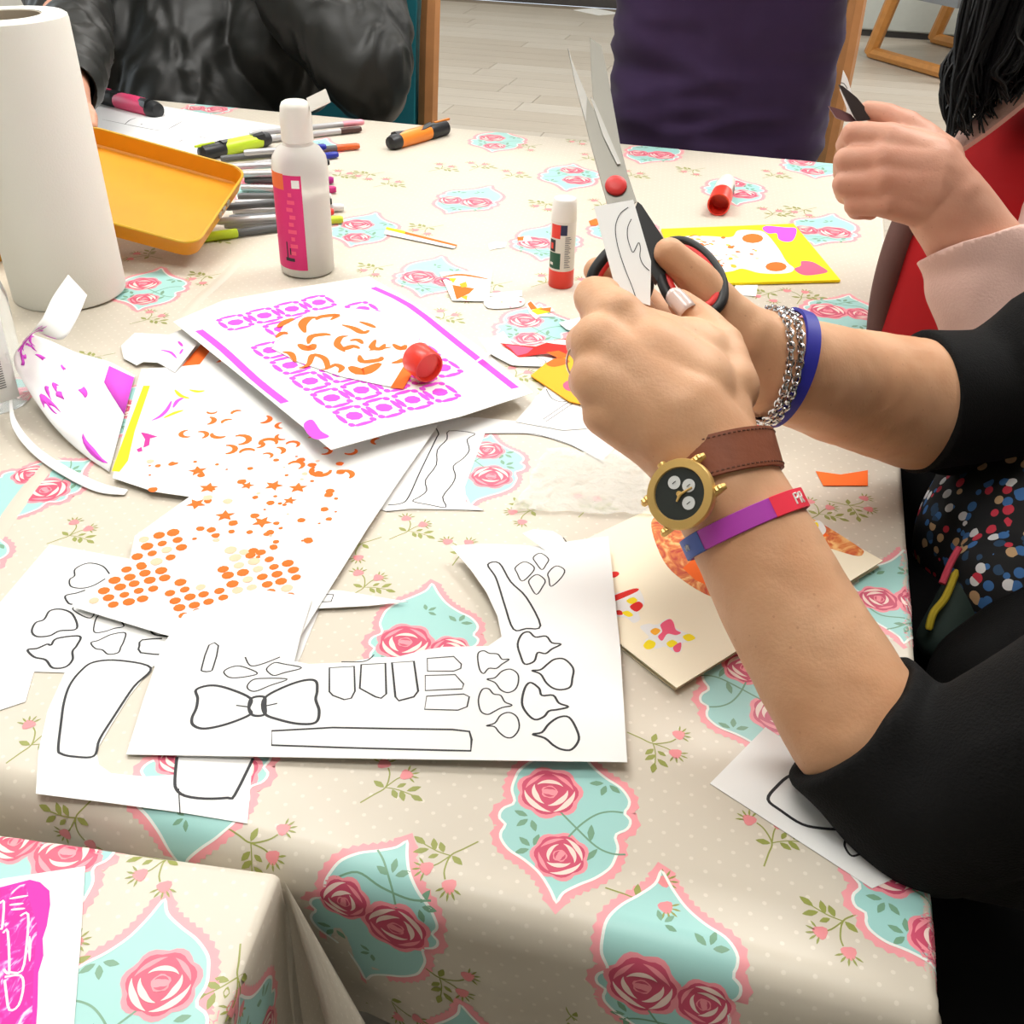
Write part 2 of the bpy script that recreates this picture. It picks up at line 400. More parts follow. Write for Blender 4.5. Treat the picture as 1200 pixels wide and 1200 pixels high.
m_aqua = mat('print_aqua', (160, 208, 203), **gl); m_pinkb = mat('print_pink', (238, 158, 164), **gl)
m_white = mat('print_white', (236, 240, 234), **gl); m_rose = mat('print_rose', (206, 84, 112), **gl)
m_cream = mat('print_cream', (244, 218, 208), **gl); m_rosel = mat('print_rose_light', (240, 150, 160), **gl)
m_green = mat('print_green', (118, 160, 132), **gl); m_olive = mat('print_olive', (146, 152, 78), **gl)
m_bud = mat('print_bud', (226, 140, 144), **gl)
# motif templates: list of (loop in metres, material, layer)
def tr(pts, cx=545, cy=330):
    c = P(560+cx/5.4545, 880+cy/5.4545); return [((P(560+x/5.4545, 880+y/5.4545)-c).x, (P(560+x/5.4545, 880+y/5.4545)-c).y) for x, y in pts]
def smooth2(l, n=5, closed=True): return [(p.x, p.y) for p in catmull([(x, y, 0) for x, y in l], n, closed)]
def area2(l): return 0.5*sum(l[i][0]*l[(i+1) % len(l)][1]-l[(i+1) % len(l)][0]*l[i][1] for i in range(len(l)))
def resample(l, step, closed=True):
    pts = [Vector(p) for p in l]+([Vector(l[0])] if closed else []); L = [0]
    for a, b_ in zip(pts[:-1], pts[1:]): L.append(L[-1]+(b_-a).length)
    n = max(3, round(L[-1]/step)); out = []; j = 0
    for i in range(n if closed else n+1):
        s = L[-1]*i/n
        while j < len(L)-2 and L[j+1] < s: j += 1
        t = (s-L[j])/max(L[j+1]-L[j], 1e-9); out.append(tuple(pts[j].lerp(pts[j+1], t)))
    return out
def offset(l, f):
    k = len(l); s = 1 if area2(l) > 0 else -1; out = []
    for i in range(k):
        a = Vector(l[i-1]); b_ = Vector(l[(i+1) % k]); t = (b_-a).normalized(); nrm = Vector((t.y, -t.x))*s
        d = f(i) if callable(f) else f
        out.append((l[i][0]+nrm.x*d, l[i][1]+nrm.y*d))
    return out
def strip(pts, w_, closed=False):
    """ribbon as list of quads around a 2-D polyline"""
    k = len(pts); L = []; R_ = []
    for i in range(k):
        a = Vector(pts[(i-1) % k] if closed else pts[max(i-1, 0)]); b_ = Vector(pts[(i+1) % k] if closed else pts[min(i+1, k-1)])
        t = (b_-a); t = t.normalized() if t.length > 1e-9 else Vector((1, 0)); n = Vector((-t.y, t.x))
        ww = w_[i] if hasattr(w_, '__len__') else w_
        L.append((pts[i][0]+n.x*ww/2, pts[i][1]+n.y*ww/2)); R_.append((pts[i][0]-n.x*ww/2, pts[i][1]-n.y*ww/2))
    e = k if closed else k-1
    return [[L[i], L[(i+1) % k], R_[(i+1) % k], R_[i]] for i in range(e)]
def rose(c, R, rot=0.0, sd=0):
    rn = random.Random(sd); o = []
    def lob(r, k, a, n=36, ph=0): return [(c[0]+r*(1+a*abs(math.cos(k*(2*math.pi*i/n)/2+ph)))*math.cos(2*math.pi*i/n+rot), c[1]+r*(1+a*abs(math.cos(k*(2*math.pi*i/n)/2+ph)))*math.sin(2*math.pi*i/n+rot)) for i in range(n)]
    o.append((lob(R*0.9, 7, 0.16), m_rosel, 3)); o.append((lob(R*0.8, 7, 0.12, ph=0.2), m_rose, 4))
    def cres(r, w_, a0, a1, M, ly, ox=0, oy=0):
        n = 11; q = []
        for i in range(n+1):
            a = a0+(a1-a0)*i/n+rot; q.append((c[0]+ox+r*math.cos(a), c[1]+oy+r*math.sin(a)))
        for i in range(n, -1, -1):
            t = i/n; a = a0+(a1-a0)*t+rot; rr = r-w_*math.sin(math.pi*t)-0.01*R; q.append((c[0]+ox+rr*math.cos(a), c[1]+oy+rr*math.sin(a)))
        o.append((q, M, ly))
    cres(R*0.76, R*0.17, 3.0, 4.7, m_cream, 5, 0, -.02*R); cres(R*0.78, R*0.17, 4.8, 6.3, m_cream, 5); cres(R*0.74, R*0.13, 0.1, 1.4, m_rosel, 5); cres(R*0.74, R*0.13, 1.7, 2.9, m_rosel, 5)
    cres(R*0.5, R*0.17, 2.5, 4.4, m_cream, 6, -.04*R, 0); cres(R*0.54, R*0.17, 4.5, 6.4, m_cream, 6, .03*R, 0); cres(R*0.46, R*0.14, 0.4, 2.5, m_cream, 6, 0, .03*R)
    o.append((lob(R*0.22, 5, 0.2, 16), m_rosel, 6)); cres(R*0.2, R*0.09, 0.3, 2.6, m_rose, 7); cres(R*0.2, R*0.09, 3.4, 5.4, m_rose, 7)
    return o
def leaf(p, q, wd, M, ly=3):
    p = Vector(p); q = Vector(q); t = q-p; n = Vector((-t.y, t.x)).normalized()*wd
    return ([tuple(p+t*s+n*h) for s, h in ((0, 0), (.2, .55), (.5, .9), (.8, .5), (1, 0), (.8, -.5), (.5, -.9), (.2, -.55))], M, ly)
def leaves3(c, d, s=0.0075, M=None):
    M = M or m_green; c = Vector(c); o = []
    for a in (-1.15, 0, 1.15):
        v = Vector((math.cos(d+a), math.sin(d+a))); o.append(leaf(c+v*s*0.25, c+v*s*1.35, s*0.28, M))
    return o
half = [(490, 850), (440, 760), (380, 670), (290, 590), (190, 525), (135, 450), (140, 400), (165, 365), (130, 330), (130, 290), (160, 255), (222, 225),
        (205, 150), (225, 80), (260, 20), (350, -40), (450, -80), (550, -130)]
outl = half + [(1090-x, 660-y) for x, y in half]
base = resample(smooth2(tr(outl), 5), 0.00245)
if area2(base) < 0: base.reverse()
def frame_motif():
    o = [(offset(base, lambda i: 0.0038+0.0016*abs(math.sin(math.pi*i/2))), m_pinkb, 1), (base, m_aqua, 2)]
    for q in strip(offset(base, -0.0006), 0.0016, True): o.append((q, m_white, 3))
    return o
def stem(pts, w_=0.0011, M=None, ly=3): return [(q, M or m_green, ly) for q in strip(smooth2(tr(pts), 5, False), w_)]
def c2(x, y): return tr([(x, y)])[0]
V1 = frame_motif() + stem([(500, 270), (610, 380), (740, 500), (840, 545), (925, 550)]) + stem([(540, 470), (640, 370), (740, 305), (830, 285), (910, 292)])
V1 += leaves3(c2(330, 320), -2.2) + leaves3(c2(340, 510), 2.6) + leaves3(c2(810, 110), -1.7) + [leaf(c2(705, 470), c2(712, 365), 0.0022, m_green), leaf(c2(750, 515), c2(665, 595), 0.002, m_green)]
V1 += rose(c2(448, 165), 0.0185, 0.3, 1) + rose(c2(512, 560), 0.0155, 1.5, 2)
V2 = frame_motif() + stem([(400, 470), (450, 560), (560, 680), (640, 740)]) + stem([(200, 560), (330, 540), (520, 560), (700, 600), (830, 540)])
V2 += leaves3(c2(480, 620), -1.2) + leaves3(c2(800, 180), 1.3) + leaves3(c2(270, 520), 3.4) + leaves3(c2(560, 60), 0.8, 0.006)
V2 += rose(c2(400, 330), 0.0195, 0.2, 3) + rose(c2(740, 430), 0.015, 2.0, 4)
def trs(pts): c = P(400+160/3, 880+150/3); return [((P(400+x/3, 880+y/3)-c).x, (P(400+x/3, 880+y/3)-c).y) for x, y in pts]
def sp1(x, y): return trs([(x, y)])[0]
SP = []
for l, w_ in (([(60, 220), (110, 190), (150, 165), (165, 120), (160, 95)], .0009), ([(150, 165), (190, 135), (222, 122)], .0008), ([(150, 165), (200, 175), (275, 205)], .0007)):
    SP += [(q, m_olive, 1) for q in strip(smooth2(trs(l), 4, False), w_)]
for a, b_, wd in (((145, 165), (108, 140), .0022), ((175, 172), (190, 205), .0021), ((205, 175), (215, 215), .0021), ((240, 192), (283, 214), .0022), ((225, 178), (278, 162), .0021), ((190, 165), (225, 150), .0017)):
    SP.append(leaf(sp1(*a), sp1(*b_), wd, m_olive, 1))
for c, d in (((145, 80), 1.8), ((225, 120), 0.5)):
    q = Vector(sp1(*c)); SP.append(([tuple(q+Vector((math.cos(t), math.sin(t)))*0.0038*(1+.15*math.cos(3*t))) for t in [2*math.pi*i/12 for i in range(12)]], m_bud, 2))
    for k in range(5):
        a = d-1.1+k*0.55; v = Vector((math.cos(a), math.sin(a))); SP.append(leaf(q+v*0.0028, q+v*0.0078, 0.0007, m_olive, 2))
LAY = 0.00009
class Cloth:
    def __init__(s, x0, x1, y0, y1, r, drop, flare, O, ang, ztop, rx=None):
        s.x0, s.x1, s.y0, s.y1, s.r, s.drop, s.flare, s.O, s.ang, s.z = x0, x1, y0, y1, r, drop, flare, Vector(O), ang, ztop
        s.mb = MB(); s.uv = []; s.k = 0; s.rx = rx or r
    def pos(s, u, v):
        qx = min(max(u, s.x0+s.rx), s.x1-s.rx); qy = min(max(v, s.y0+s.r), s.y1-s.r)
        dx, dy = u-qx, v-qy; d = math.hypot(dx, dy); z = s.z; x, y = u, v
        if d > 1e-9:
            nx, ny = dx/d, dy/d; r = s.rx*nx*nx+s.r*ny*ny
            if d < r*math.pi/2: a = d/r; h = r*math.sin(a); z = s.z-r*(1-math.cos(a))
            else:
                e = d-r*math.pi/2; along = u*abs(ny)+v*abs(nx)
                wv = (0.010*math.sin(along*19+1.0)+0.006*math.sin(along*43))*(ny*ny)-.004*nx*nx
                h = r+e*s.flare+wv*min(1, e/0.1); z = s.z-r-e
            x, y = qx+nx*h, qy+ny*h
        c, sn = math.cos(s.ang), math.sin(s.ang)
        return Vector((s.O.x+c*x-sn*y, s.O.y+sn*x+c*y, z))
    def nor(s, u, v):
        h = 5e-4; a = s.pos(u+h, v)-s.pos(u-h, v); b_ = s.pos(u, v+h)-s.pos(u, v-h); n = a.cross(b_); return n.normalized()
    def local(s, p):
        c, sn = math.cos(s.ang), math.sin(s.ang); d = Vector((p.x-s.O.x, p.y-s.O.y)); return (c*d.x+sn*d.y, -sn*d.x+c*d.y)
    def grid(s):
        def axis(a, b_, r):
            rr = r*1.6; L = [a-s.drop+i*s.drop/14 for i in range(14)]
            L += [a+i*rr/12 for i in range(12)]
            n = max(4, int((b_-a-2*rr)/0.02)); L += [a+rr+i*(b_-a-2*rr)/n for i in range(n+1)]
            L += [b_-rr+(i+1)*rr/12 for i in range(12)]; L += [b_+(i+1)*s.drop/14 for i in range(14)]
            return L
        U = axis(s.x0, s.x1, s.rx); V = axis(s.y0, s.y1, s.r); k = len(V)
        vs = [s.pos(u, v) for u in U for v in V]; s.uv += [(u, v) for u in U for v in V]
        fs = [(i*k+j, (i+1)*k+j, (i+1)*k+j+1, i*k+j+1) for i in range(len(U)-1) for j in range(k-1)]
        s.mb.add(vs, fs, m_cloth)
    def motif(s, T, c, rot=0, flip=False, size=1.0, clip=None):
        cs, sn = math.cos(rot), math.sin(rot)
        edge = lambda u, v: u > s.x1-s.r*1.5 or u < s.x0+s.r*1.5 or v < s.y0+s.r*1.5 or v > s.y1-s.r*1.5
        lim = lambda u, v: u < s.x1+s.drop and v > s.y0-s.drop and v < s.y1+s.drop and u > s.x0-s.drop
        s.k += 1; kk = 0
        for loop, M, ly in T:
            l = []; kk += 1; ly = ly+0.0006*(s.k % 60)+0.0002*(kk % 150)*10/10
            for x, y in loop:
                if flip: x = -x
                x *= size; y *= size; l.append((c[0]+cs*x-sn*y, c[1]+sn*x+cs*y))
            if flip: l = l[::-1]
            if not all(lim(*p) for p in l):
                if not any(lim(*p) for p in l): continue
                l = [(min(u, s.x1+s.drop), max(v, s.y0-s.drop)) for u, v in l]
            tris = [list(t) for t in tess([l])]; pts = list(l)
            if any(edge(*p) for p in l):                    # follow the fold: subdivide
                for _ in range(6):
                    new = []; mid = {}; again = False
                    def M2(a, b_):
                        k = (min(a, b_), max(a, b_))
                        if k not in mid: mid[k] = len(pts); pts.append(((pts[a][0]+pts[b_][0])/2, (pts[a][1]+pts[b_][1])/2))
                        return mid[k]
                    ln = lambda a, b_: math.hypot(pts[a][0]-pts[b_][0], pts[a][1]-pts[b_][1]) > 0.006
                    for a, b_, c_ in tris:
                        e = [ln(a, b_), ln(b_, c_), ln(c_, a)]
                        if not any(e): new.append([a, b_, c_]); continue
                        again = True
                        if all(e):
                            x, y, z = M2(a, b_), M2(b_, c_), M2(c_, a); new += [[a, x, z], [x, b_, y], [z, y, c_], [x, y, z]]
                        else:
                            t = [a, b_, c_]
                            for r_ in range(3):
                                if e[r_] and not e[(r_+2) % 3]: break
                            t = t[r_:]+t[:r_]; e = e[r_:]+e[:r_]; a, b_, c_ = t
                            if e[0] and not e[1]: x = M2(a, b_); new += [[a, x, c_], [x, b_, c_]]
                            elif e[0] and e[1]: x, y = M2(a, b_), M2(b_, c_); new += [[a, x, c_], [x, y, c_], [x, b_, y]]
                            else: new.append(t)
                    tris = new
                    if not again: break
            flat = all(s.x0+s.r < u < s.x1-s.r and s.y0+s.r < v < s.y1-s.r for u, v in pts)
            vs = [s.pos(u, v)+(Vector((0, 0, 1)) if flat else s.nor(u, v))*(LAY*ly) for u, v in pts]
            good = []
            for t in tris:
                a, b_, c_ = (Vector((*pts[i], 0)) for i in t)
                good.append(tuple(t) if (b_-a).cross(c_-a).z > 0 else (t[0], t[2], t[1]))
            s.mb.add(vs, good, M); s.uv += pts
    def build(s, name, extra=None):
        o = s.mb.build(name, loc=s.pos((s.x0+s.x1)/2, (s.y0+s.y1)/2), angle=60)
        u = o.data.uv_layers.new(name='uv'); idx = [0]*len(o.data.loops); o.data.loops.foreach_get('vertex_index', idx)
        arr = np.array(s.uv, dtype=np.float32)[np.array(idx)]; u.data.foreach_set('uv', arr.ravel()); return o
c1 = Cloth(TX0, TX1, TY0, TY1, 0.02, 0.122, 0.04, (0, 0, 0), 0, TT, 0.006)
c1.grid()
PI = math.pi
med = [((662, 960), V1, 0, 0), ((497, 752), V2, 0.1, 0), ((565, 545), V1, PI, 0), ((40, 570), V2, PI-0.5, 0), ((175, 340), V1, 0.2, 0), ((425, 270), V1, 0, 0),
       ((548, 235), V2, 0, 1), ((505, 325), V2, 0, 0), ((625, 385), V1, 0, 0), ((640, 285), V2, 0, 0), ((668, 206), V1, PI, 0), ((367, 176), V2, 0, 0),
       ((583, 166), V1, 0, 0), ((765, 180), V2, 0, 1), ((860, 222), V1, PI, 0), ((965, 270), V2, 0, 1), ((985, 368), V2, PI, 1), ((950, 195), V1, 0, 0),
       ((1060, 700), V2, 0.1, 1), ((885, 815), V1, PI+0.2, 0), ((245, 127), V2, 0, 1), ((0, 455), V2, 0.2, 0), ((240, 905), V2, PI, 0), ((1078, 1050), V1, 0.2, 0),
       ((730, 270), V1, 0, 0), ((300, 215), V2, PI, 0), ((50, 240), V1, 0, 0), ((330, 560), V1, 0, 0), ((160, 480), V2, 0, 0), ((-60, 660), V1, 0, 0)]
for q, T, a, fl in med: c1.motif(T, c1.local(P(*q)), a, bool(fl), min(1.24, max(1.0, 1+(P(*q).y-.75)*.35)))
c1.motif(V2, c1.local(P(880, 1120))if False else (-0.002+0.005, TY0-0.012), 0.05, False)
c1.motif(V2, (-0.152, TY0-0.022), PI-0.3, False); c1.motif(V2, (-0.088, TY0-0.135), 0.1, False); c1.motif(V1, (0.108, TY0-0.12), 0, True)
spr = [(455, 918, 0), (524, 1008, 3.0), (755, 1052, 5.2), (300, 985, 5.0), (772, 872, 5.0), (903, 982, .4), (75, 955, 3.2), (40, 868, .3), (85, 625, 0), (428, 685, .2),
       (420, 640, 3), (540, 645, .5), (618, 600, 2.6), (690, 592, .3), (1000, 592, 5.2), (605, 440, 0), (655, 465, 3), (175, 373, 0), (240, 325, 3), (352, 262, .5), (440, 315, 3), (455, 215, 0),
       (500, 268, 3), (518, 197, 0), (432, 205, 3), (398, 205, 0), (620, 172, 3), (560, 195, .3), (580, 335, 3), (520, 372, 0), (705, 240, .2), (640, 240, 3), (740, 205, 0), (812, 200, 3),
       (905, 205, 0), (942, 247, 3), (905, 250, .2), (938, 347, .4), (900, 345, 3), (690, 185, 0), (680, 165, 3), (600, 205, .2), (360, 385, 0), (545, 345, 3), (985, 1085, 2.9), (200, 420, 0), (110, 420, 3),
       (480, 420, 0), (960, 600, 0), (20, 720, 1), (250, 280, 0), (170, 300, 2), (480, 620, 0), (700, 330, 1), (640, 330, 0)]
for x, y, a in spr: c1.motif(SP, c1.local(P(x, y)), a, False, min(1.4, max(1.0, 1+(P(x, y).y-.7)*.6)))
for x, v, a in ((-0.112, -0.055, 4.8), (-0.145, -0.1, 4.0), (0.055, -0.125, 4.6), (-0.04, -0.06, 4.2)): c1.motif(SP, (x, TY0+v), a)
o = c1.build('tablecloth'); cloth1 = o
for pts in ([(200, 388), (232, 352), (262, 325), (285, 300)], [(-20, 650), (20, 592), (48, 556), (66, 536)]):   # pressed folds in the cloth
    l = catmull([P(*q) for q in pts], 5); b = MB(); vs = []; n = len(l)
    for i, p in enumerate(l):
        t = (l[min(i+1, n-1)]-l[max(i-1, 0)]).normalized(); sd = Vector((-t.y, t.x, 0)); h = math.sin(math.pi*i/(n-1))
        for x, z in ((-.007, .0001), (-.0025, .0011), (0, .0016), (.0025, .0011), (.007, .0001)): vs.append(p+sd*x+Vector((0, 0, z*h+.00005)))
    b.add(vs, [(5*i+j, 5*i+j+1, 5*i+j+6, 5*i+j+5) if False else (5*i+j, 5*i+5+j, 5*i+6+j, 5*i+1+j) for i in range(n-1) for j in range(4)], m_cloth); b.build('crease', o)
tag(o, 'cream oilcloth printed with roses and aqua medallions over the long table', 'tablecloth')
# second table, nearer the camera, with its own cloth and a draped corner
A = P(0, 975); B = P(345, 1022); ang2 = math.atan2(B.y-A.y, B.x-A.x)
R2 = Matrix.Rotation(ang2, 3, 'Z'); O2 = Vector((B.x, B.y, 0))
table(-1.3, -0.03, -1.1, -0.03, TT-0.002, 'second table under floral oilcloth at the lower left', R2, O2)
c2_ = Cloth(-1.33, -0.006, -1.13, 0.0, 0.006, 0.17, 0.0, (B.x, B.y, 0), ang2, TT)
c2_.grid()
for q, T, a, fl in [((50, 1002), V2, PI, 0), ((150, 1195), V1, 0.3, 1), ((-120, 1100), V2, 0, 0)]: c2_.motif(T, c2_.local(P(*q)), a, bool(fl))
for x, y, a in [(190, 1012, 3.1), (282, 1150, 4.0), (60, 1120, 0)]: c2_.motif(SP, c2_.local(P(x, y)), a)
c2_.motif(V2, (0.062, -0.062), 1.5, False)
o = c2_.build('tablecloth'); tag(o, 'cream floral oilcloth on the second table at lower left with magenta print on it', 'tablecloth')
# the loose fold that hangs from the corner of the second cloth
ap = Vector((B.x, B.y, TT-0.004))+R2 @ Vector((-0.005, -0.003, 0))
b = MB()
prof = [(0.0, -0.002), (0.012, -0.003), (0.026, -0.006), (0.031, -0.014), (0.036, -0.030), (0.055, -0.040), (0.076, -0.036), (0.078, -0.028), (0.060, -0.018)]
prof = [(p.x, p.y) for p in catmull([(x, y, 0) for x, y in prof], 5)]
n = len(prof); rows = 14; vs = []; fs = []
for i in range(rows+1):
    t = i/rows
    for x, y in prof: vs.append(ap + R2 @ Vector((x*t, y*t, 0)) + Vector((0, 0, -0.17*t)))
for i in range(rows):
    for j in range(n-1): fs.append((i*n+j, (i+1)*n+j, (i+1)*n+j+1, i*n+j+1))
b.add(vs, fs, m_cloth); fold = b.build('corner_fold', o)
u = fold.data.uv_layers.new(name='uv'); idx = [0]*len(fold.data.loops); fold.data.loops.foreach_get('vertex_index', idx)
arr = np.array([(prof[k % n][0]*3+(k//n)*0.004, (k//n)*0.013) for k in range(len(vs))], dtype=np.float32)[np.array(idx)]; u.data.foreach_set('uv', arr.ravel())
# ------------------------------------------------------------------ papers on the table
pp = dict(rough=0.8, spec=0.25)
m_ink = mat('black_ink', (38, 38, 42), 0.6); m_por = mat('orange_paint', (248, 112, 42), **pp); m_ppu = mat('purple_paint', (222, 84, 214), **pp)
m_pye = mat('yellow_paint', (250, 226, 40), **pp); m_pmag = mat('magenta_paint', (222, 60, 150), **pp); m_pred = mat('red_paint', (226, 50, 44), **pp)
m_ppk = mat('pink_paint', (240, 96, 130), **pp); m_fade = mat('faded_orange', (252, 196, 164), **pp); m_pyo = mat('amber_paint', (250, 176, 50), **pp)
m_card = mat('cream_card', (250, 240, 214), 0.75, spec=0.25); m_yel = mat('yellow_card', (250, 228, 24), 0.7, spec=0.25)
m_paper2 = mat('paper_dull', (226, 226, 226), 0.8, spec=0.25)
def planar(pl):
    if isinstance(pl, (int, float)): return Vector((0, 0, TT+pl)), Vector((0, 0, 1))
    a, b_, c = (P(*q) for q in pl); n = (b_-a).cross(c-a).normalized()
    if n.z < 0: n = -n
    return a, n
class Sheet:
    """a flat paper with thickness, its outline and prints given as photograph pixels on the sheet's own plane"""
    def __init__(s, outline, pl=0.001, M=None, thick=0.0003, holes=(), curve=False, bend=None):
        s.o, s.n = planar(pl); s.mb = MB(); s.k = 0; s.bend = bend
        x = Vector((1, 0, 0)); s.x = (x-s.n*x.dot(s.n)).normalized(); s.y = s.n.cross(s.x)
        M = M or m_paper; loops = [[s.uv(*p) for p in l] for l in [outline]+list(holes)]
        if curve: loops[0] = [(p.x, p.y) for p in catmull([(a, b_, 0) for a, b_ in loops[0]], 4, True)]
        tri = tess(loops); flat = [p for l in loops for p in l]; top = [s.w(*p) for p in flat]; bot = [p-s.n*thick for p in top]
        k = len(flat); fs = []
        for t in tri:
            a, b_, c = (Vector((*flat[i], 0)) for i in t); t = tuple(t) if (b_-a).cross(c-a).z > 0 else (t[0], t[2], t[1])
            fs.append(t); fs.append((t[0]+k, t[2]+k, t[1]+k))
        i0 = 0
        for l in loops:
            m_ = len(l)
            for i in range(m_): j = (i+1) % m_; fs.append((i0+i, i0+j, i0+j+k, i0+i+k))
            i0 += m_
        s.mb.add(top+bot, fs, M)
    def uv(s, px, py): p = onplane(px, py, s.o, s.n)-s.o; return (p.dot(s.x), p.dot(s.y))
    def w(s, u, v): return s.o+s.x*u+s.y*v
    def face(s, l, M):
        s.k += 1; h = 0.00010+0.0000006*s.k
        t3 = [tuple(t) for t in tess([l])]; vs = [s.w(*p)+s.n*h for p in l]; fs = []
        for t in t3:
            a, b_, c = (Vector((*l[i], 0)) for i in t); fs.append(t if (b_-a).cross(c-a).z > 0 else (t[0], t[2], t[1]))
        s.mb.add(vs, fs, M)
    def poly(s, pts, M, sm=False):
        l = [s.uv(*p) for p in pts]
        if sm: l = [(p.x, p.y) for p in catmull([(a, b_, 0) for a, b_ in l], 4, True)]
        s.face(l, M)
    def stroke(s, pts, w_, M, closed=False, sm=5, taper=False):
        l = [s.uv(*p) for p in pts]
        if sm: l = [(p.x, p.y) for p in catmull([(a, b_, 0) for a, b_ in l], sm, closed)]
        if taper: n = len(l); w_ = [w_*(0.15+0.85*math.sin(math.pi*(i+0.5)/n)) for i in range(n)]
        qs = strip(l, w_, closed); s.k += 1; h = 0.00010+0.0000006*s.k
        for q in qs:
            a = sum(q[i][0]*q[(i+1) % 4][1]-q[(i+1) % 4][0]*q[i][1] for i in range(4))
            if a < 0: q = q[::-1]
            s.mb.add([s.w(*p)+s.n*h for p in q], [(0, 1, 2, 3)], M)
    def dot(s, px, py, r, M, rat=1.0, n=9, jit=0.12, star=False, ang=0.0):
        u, v = s.uv(px, py); l = []; n = 10 if star else n
        for i in range(n):
            a = 2*math.pi*i/n+ang; q = (r if i % 2 == 0 else r*0.45) if star else r*(1+random.uniform(-jit, jit))
            l.append((u+q*math.cos(a), v+q*rat*math.sin(a)))
        s.face(l, M)
    def build(s, name, label, cat='paper', group=None, parent=None):
        o = s.mb.build(name, parent, smooth=False, loc=None if parent else s.w(0, 0))
        if label: tag(o, label, cat, group)
        return o
def cr(x0, y0, k): return lambda l: [(x0+x/k, y0+y/k) for x, y in l]
q3 = cr(0, 600, 3); q3b = cr(350, 600, 3); q4 = cr(430, 450, 4); q5 = cr(200, 300, 2.6667); q6 = cr(0, 350, 3.4286)
# big outline sheet at the lower left (leaf shapes, cut-out window)
s = Sheet([(58, 638), (158, 656), (250, 690), (380, 700), (352, 770), (300, 870), (296, 890), (290, 965), (212, 952), (130, 941), (42, 930), (45, 880), (56, 832), (76, 788), (40, 787), (36, 800), (30, 822), (0, 832), (-40, 845), (-40, 760), (0, 706)], 0.0007,
          holes=[[(180, 780), (152, 815), (130, 850), (113, 880), (116, 896), (130, 906), (170, 910), (204, 908), (207, 886), (230, 830)]])
for l, w_ in [([(385, 218), (360, 190), (310, 180), (265, 200), (262, 225), (245, 238), (250, 262), (290, 268), (330, 258), (370, 235)], .0012), ([(300, 275), (270, 285), (230, 295), (240, 320), (255, 325)], .0014)]: s.stroke(q3(l), w_, m_ink)
for l, w_ in [([(270, 410), (255, 360), (215, 342), (175, 348), (155, 378), (125, 390), (112, 420), (130, 438), (175, 435), (210, 418)], .0015),
              ([(97, 485), (130, 480), (165, 465), (180, 468), (200, 445), (280, 437), (270, 470), (255, 490), (255, 520), (230, 545), (185, 548), (160, 520), (120, 510)], .0016),
              ([(330, 405), (345, 365), (390, 360), (420, 380), (435, 402), (400, 410), (370, 420), (335, 424)], .001),
              ([(320, 460), (345, 452), (370, 440), (395, 430), (440, 425), (435, 455), (425, 475), (415, 495), (380, 500), (360, 485), (335, 480)], .0011),
              ([(283, 560), (330, 528), (420, 522), (530, 548), (470, 615), (400, 720), (350, 800), (330, 858), (260, 860), (215, 850), (205, 830), (215, 740), (225, 670), (245, 610)], .0016),
              ([(255, 340), (290, 365), (320, 372), (330, 350), (290, 330)], .001)]: s.stroke(q3(l), w_, m_ink, True)
s.stroke(q3([(570, 445), (500, 450), (490, 470), (495, 495), (580, 502)]), .0014, m_ink, sm=2); s.stroke(q3([(525, 410), (545, 432), (600, 437)]), .0014, m_ink)
s.stroke(q3([(622, 862), (615, 940), (620, 975), (650, 998), (720, 1008), (800, 1005), (825, 996), (890, 866)]), .0018, m_ink, sm=3); s.stroke(q3([(628, 972), (633, 1060)]), .0007, m_ink)
s.build('outline_sheet', 'white sheet of printed leaf outlines at lower left with a window cut out')
# sliver
s = Sheet([(330, 705), (360, 690), (400, 692), (440, 699), (478, 705), (430, 710), (370, 713), (325, 715)], 0.003)
s.stroke([(366, 706), (388, 705), (391, 697), (372, 696)], .0011, m_ink, True, sm=0); s.build('paper_sliver', 'pointed white paper sliver sticking out beside the orange starred sheet', 'paper scrap')
# wavy outline sheet
s = Sheet([(430, 520), (470, 500), (500, 491), (560, 489), (612, 494), (672, 470), (725, 492), (725, 520), (705, 541), (670, 522), (640, 512), (618, 508), (568, 508), (556, 540), (545, 570), (546, 588), (567, 598), (540, 597), (480, 596), (453, 599), (420, 590)], 0.0008)
s.stroke(q4([(385, 220), (375, 260), (330, 310), (325, 380), (275, 450), (280, 500), (245, 530), (215, 550), (290, 566), (370, 578), (355, 530), (400, 470), (415, 430), (405, 385), (450, 350), (480, 310), (470, 260), (505, 232)]), .0011, m_ink, True, sm=3)
s.stroke(q4([(330, 245), (250, 410), (195, 530), (160, 560), (100, 567)]), .0012, m_ink); s.stroke(q4([(250, 185), (310, 195), (335, 230), (330, 245)]), .0012, m_ink)
s.stroke([(568, 508), (618, 508), (640, 512), (670, 522), (705, 541)], .0009, m_ink); s.stroke([(453, 599), (500, 598), (567, 598)], .0006, m_ink)
s.build('outline_sheet', 'white paper with a wavy ribbon outline showing beneath the starred sheet')
s = Sheet([(604, 494), (642, 449), (672, 458), (705, 470), (712, 500), (660, 504)], 0.0016)
s.stroke([(640, 456), (647, 467), (660, 471), (672, 466)], .001, m_ink); s.stroke([(637, 491), (668, 470), (671, 473), (640, 494)], .0007, m_ink, True, sm=0)
s.build('paper_scrap', 'white scrap with faint outlines beneath the small orange card', 'paper scrap')
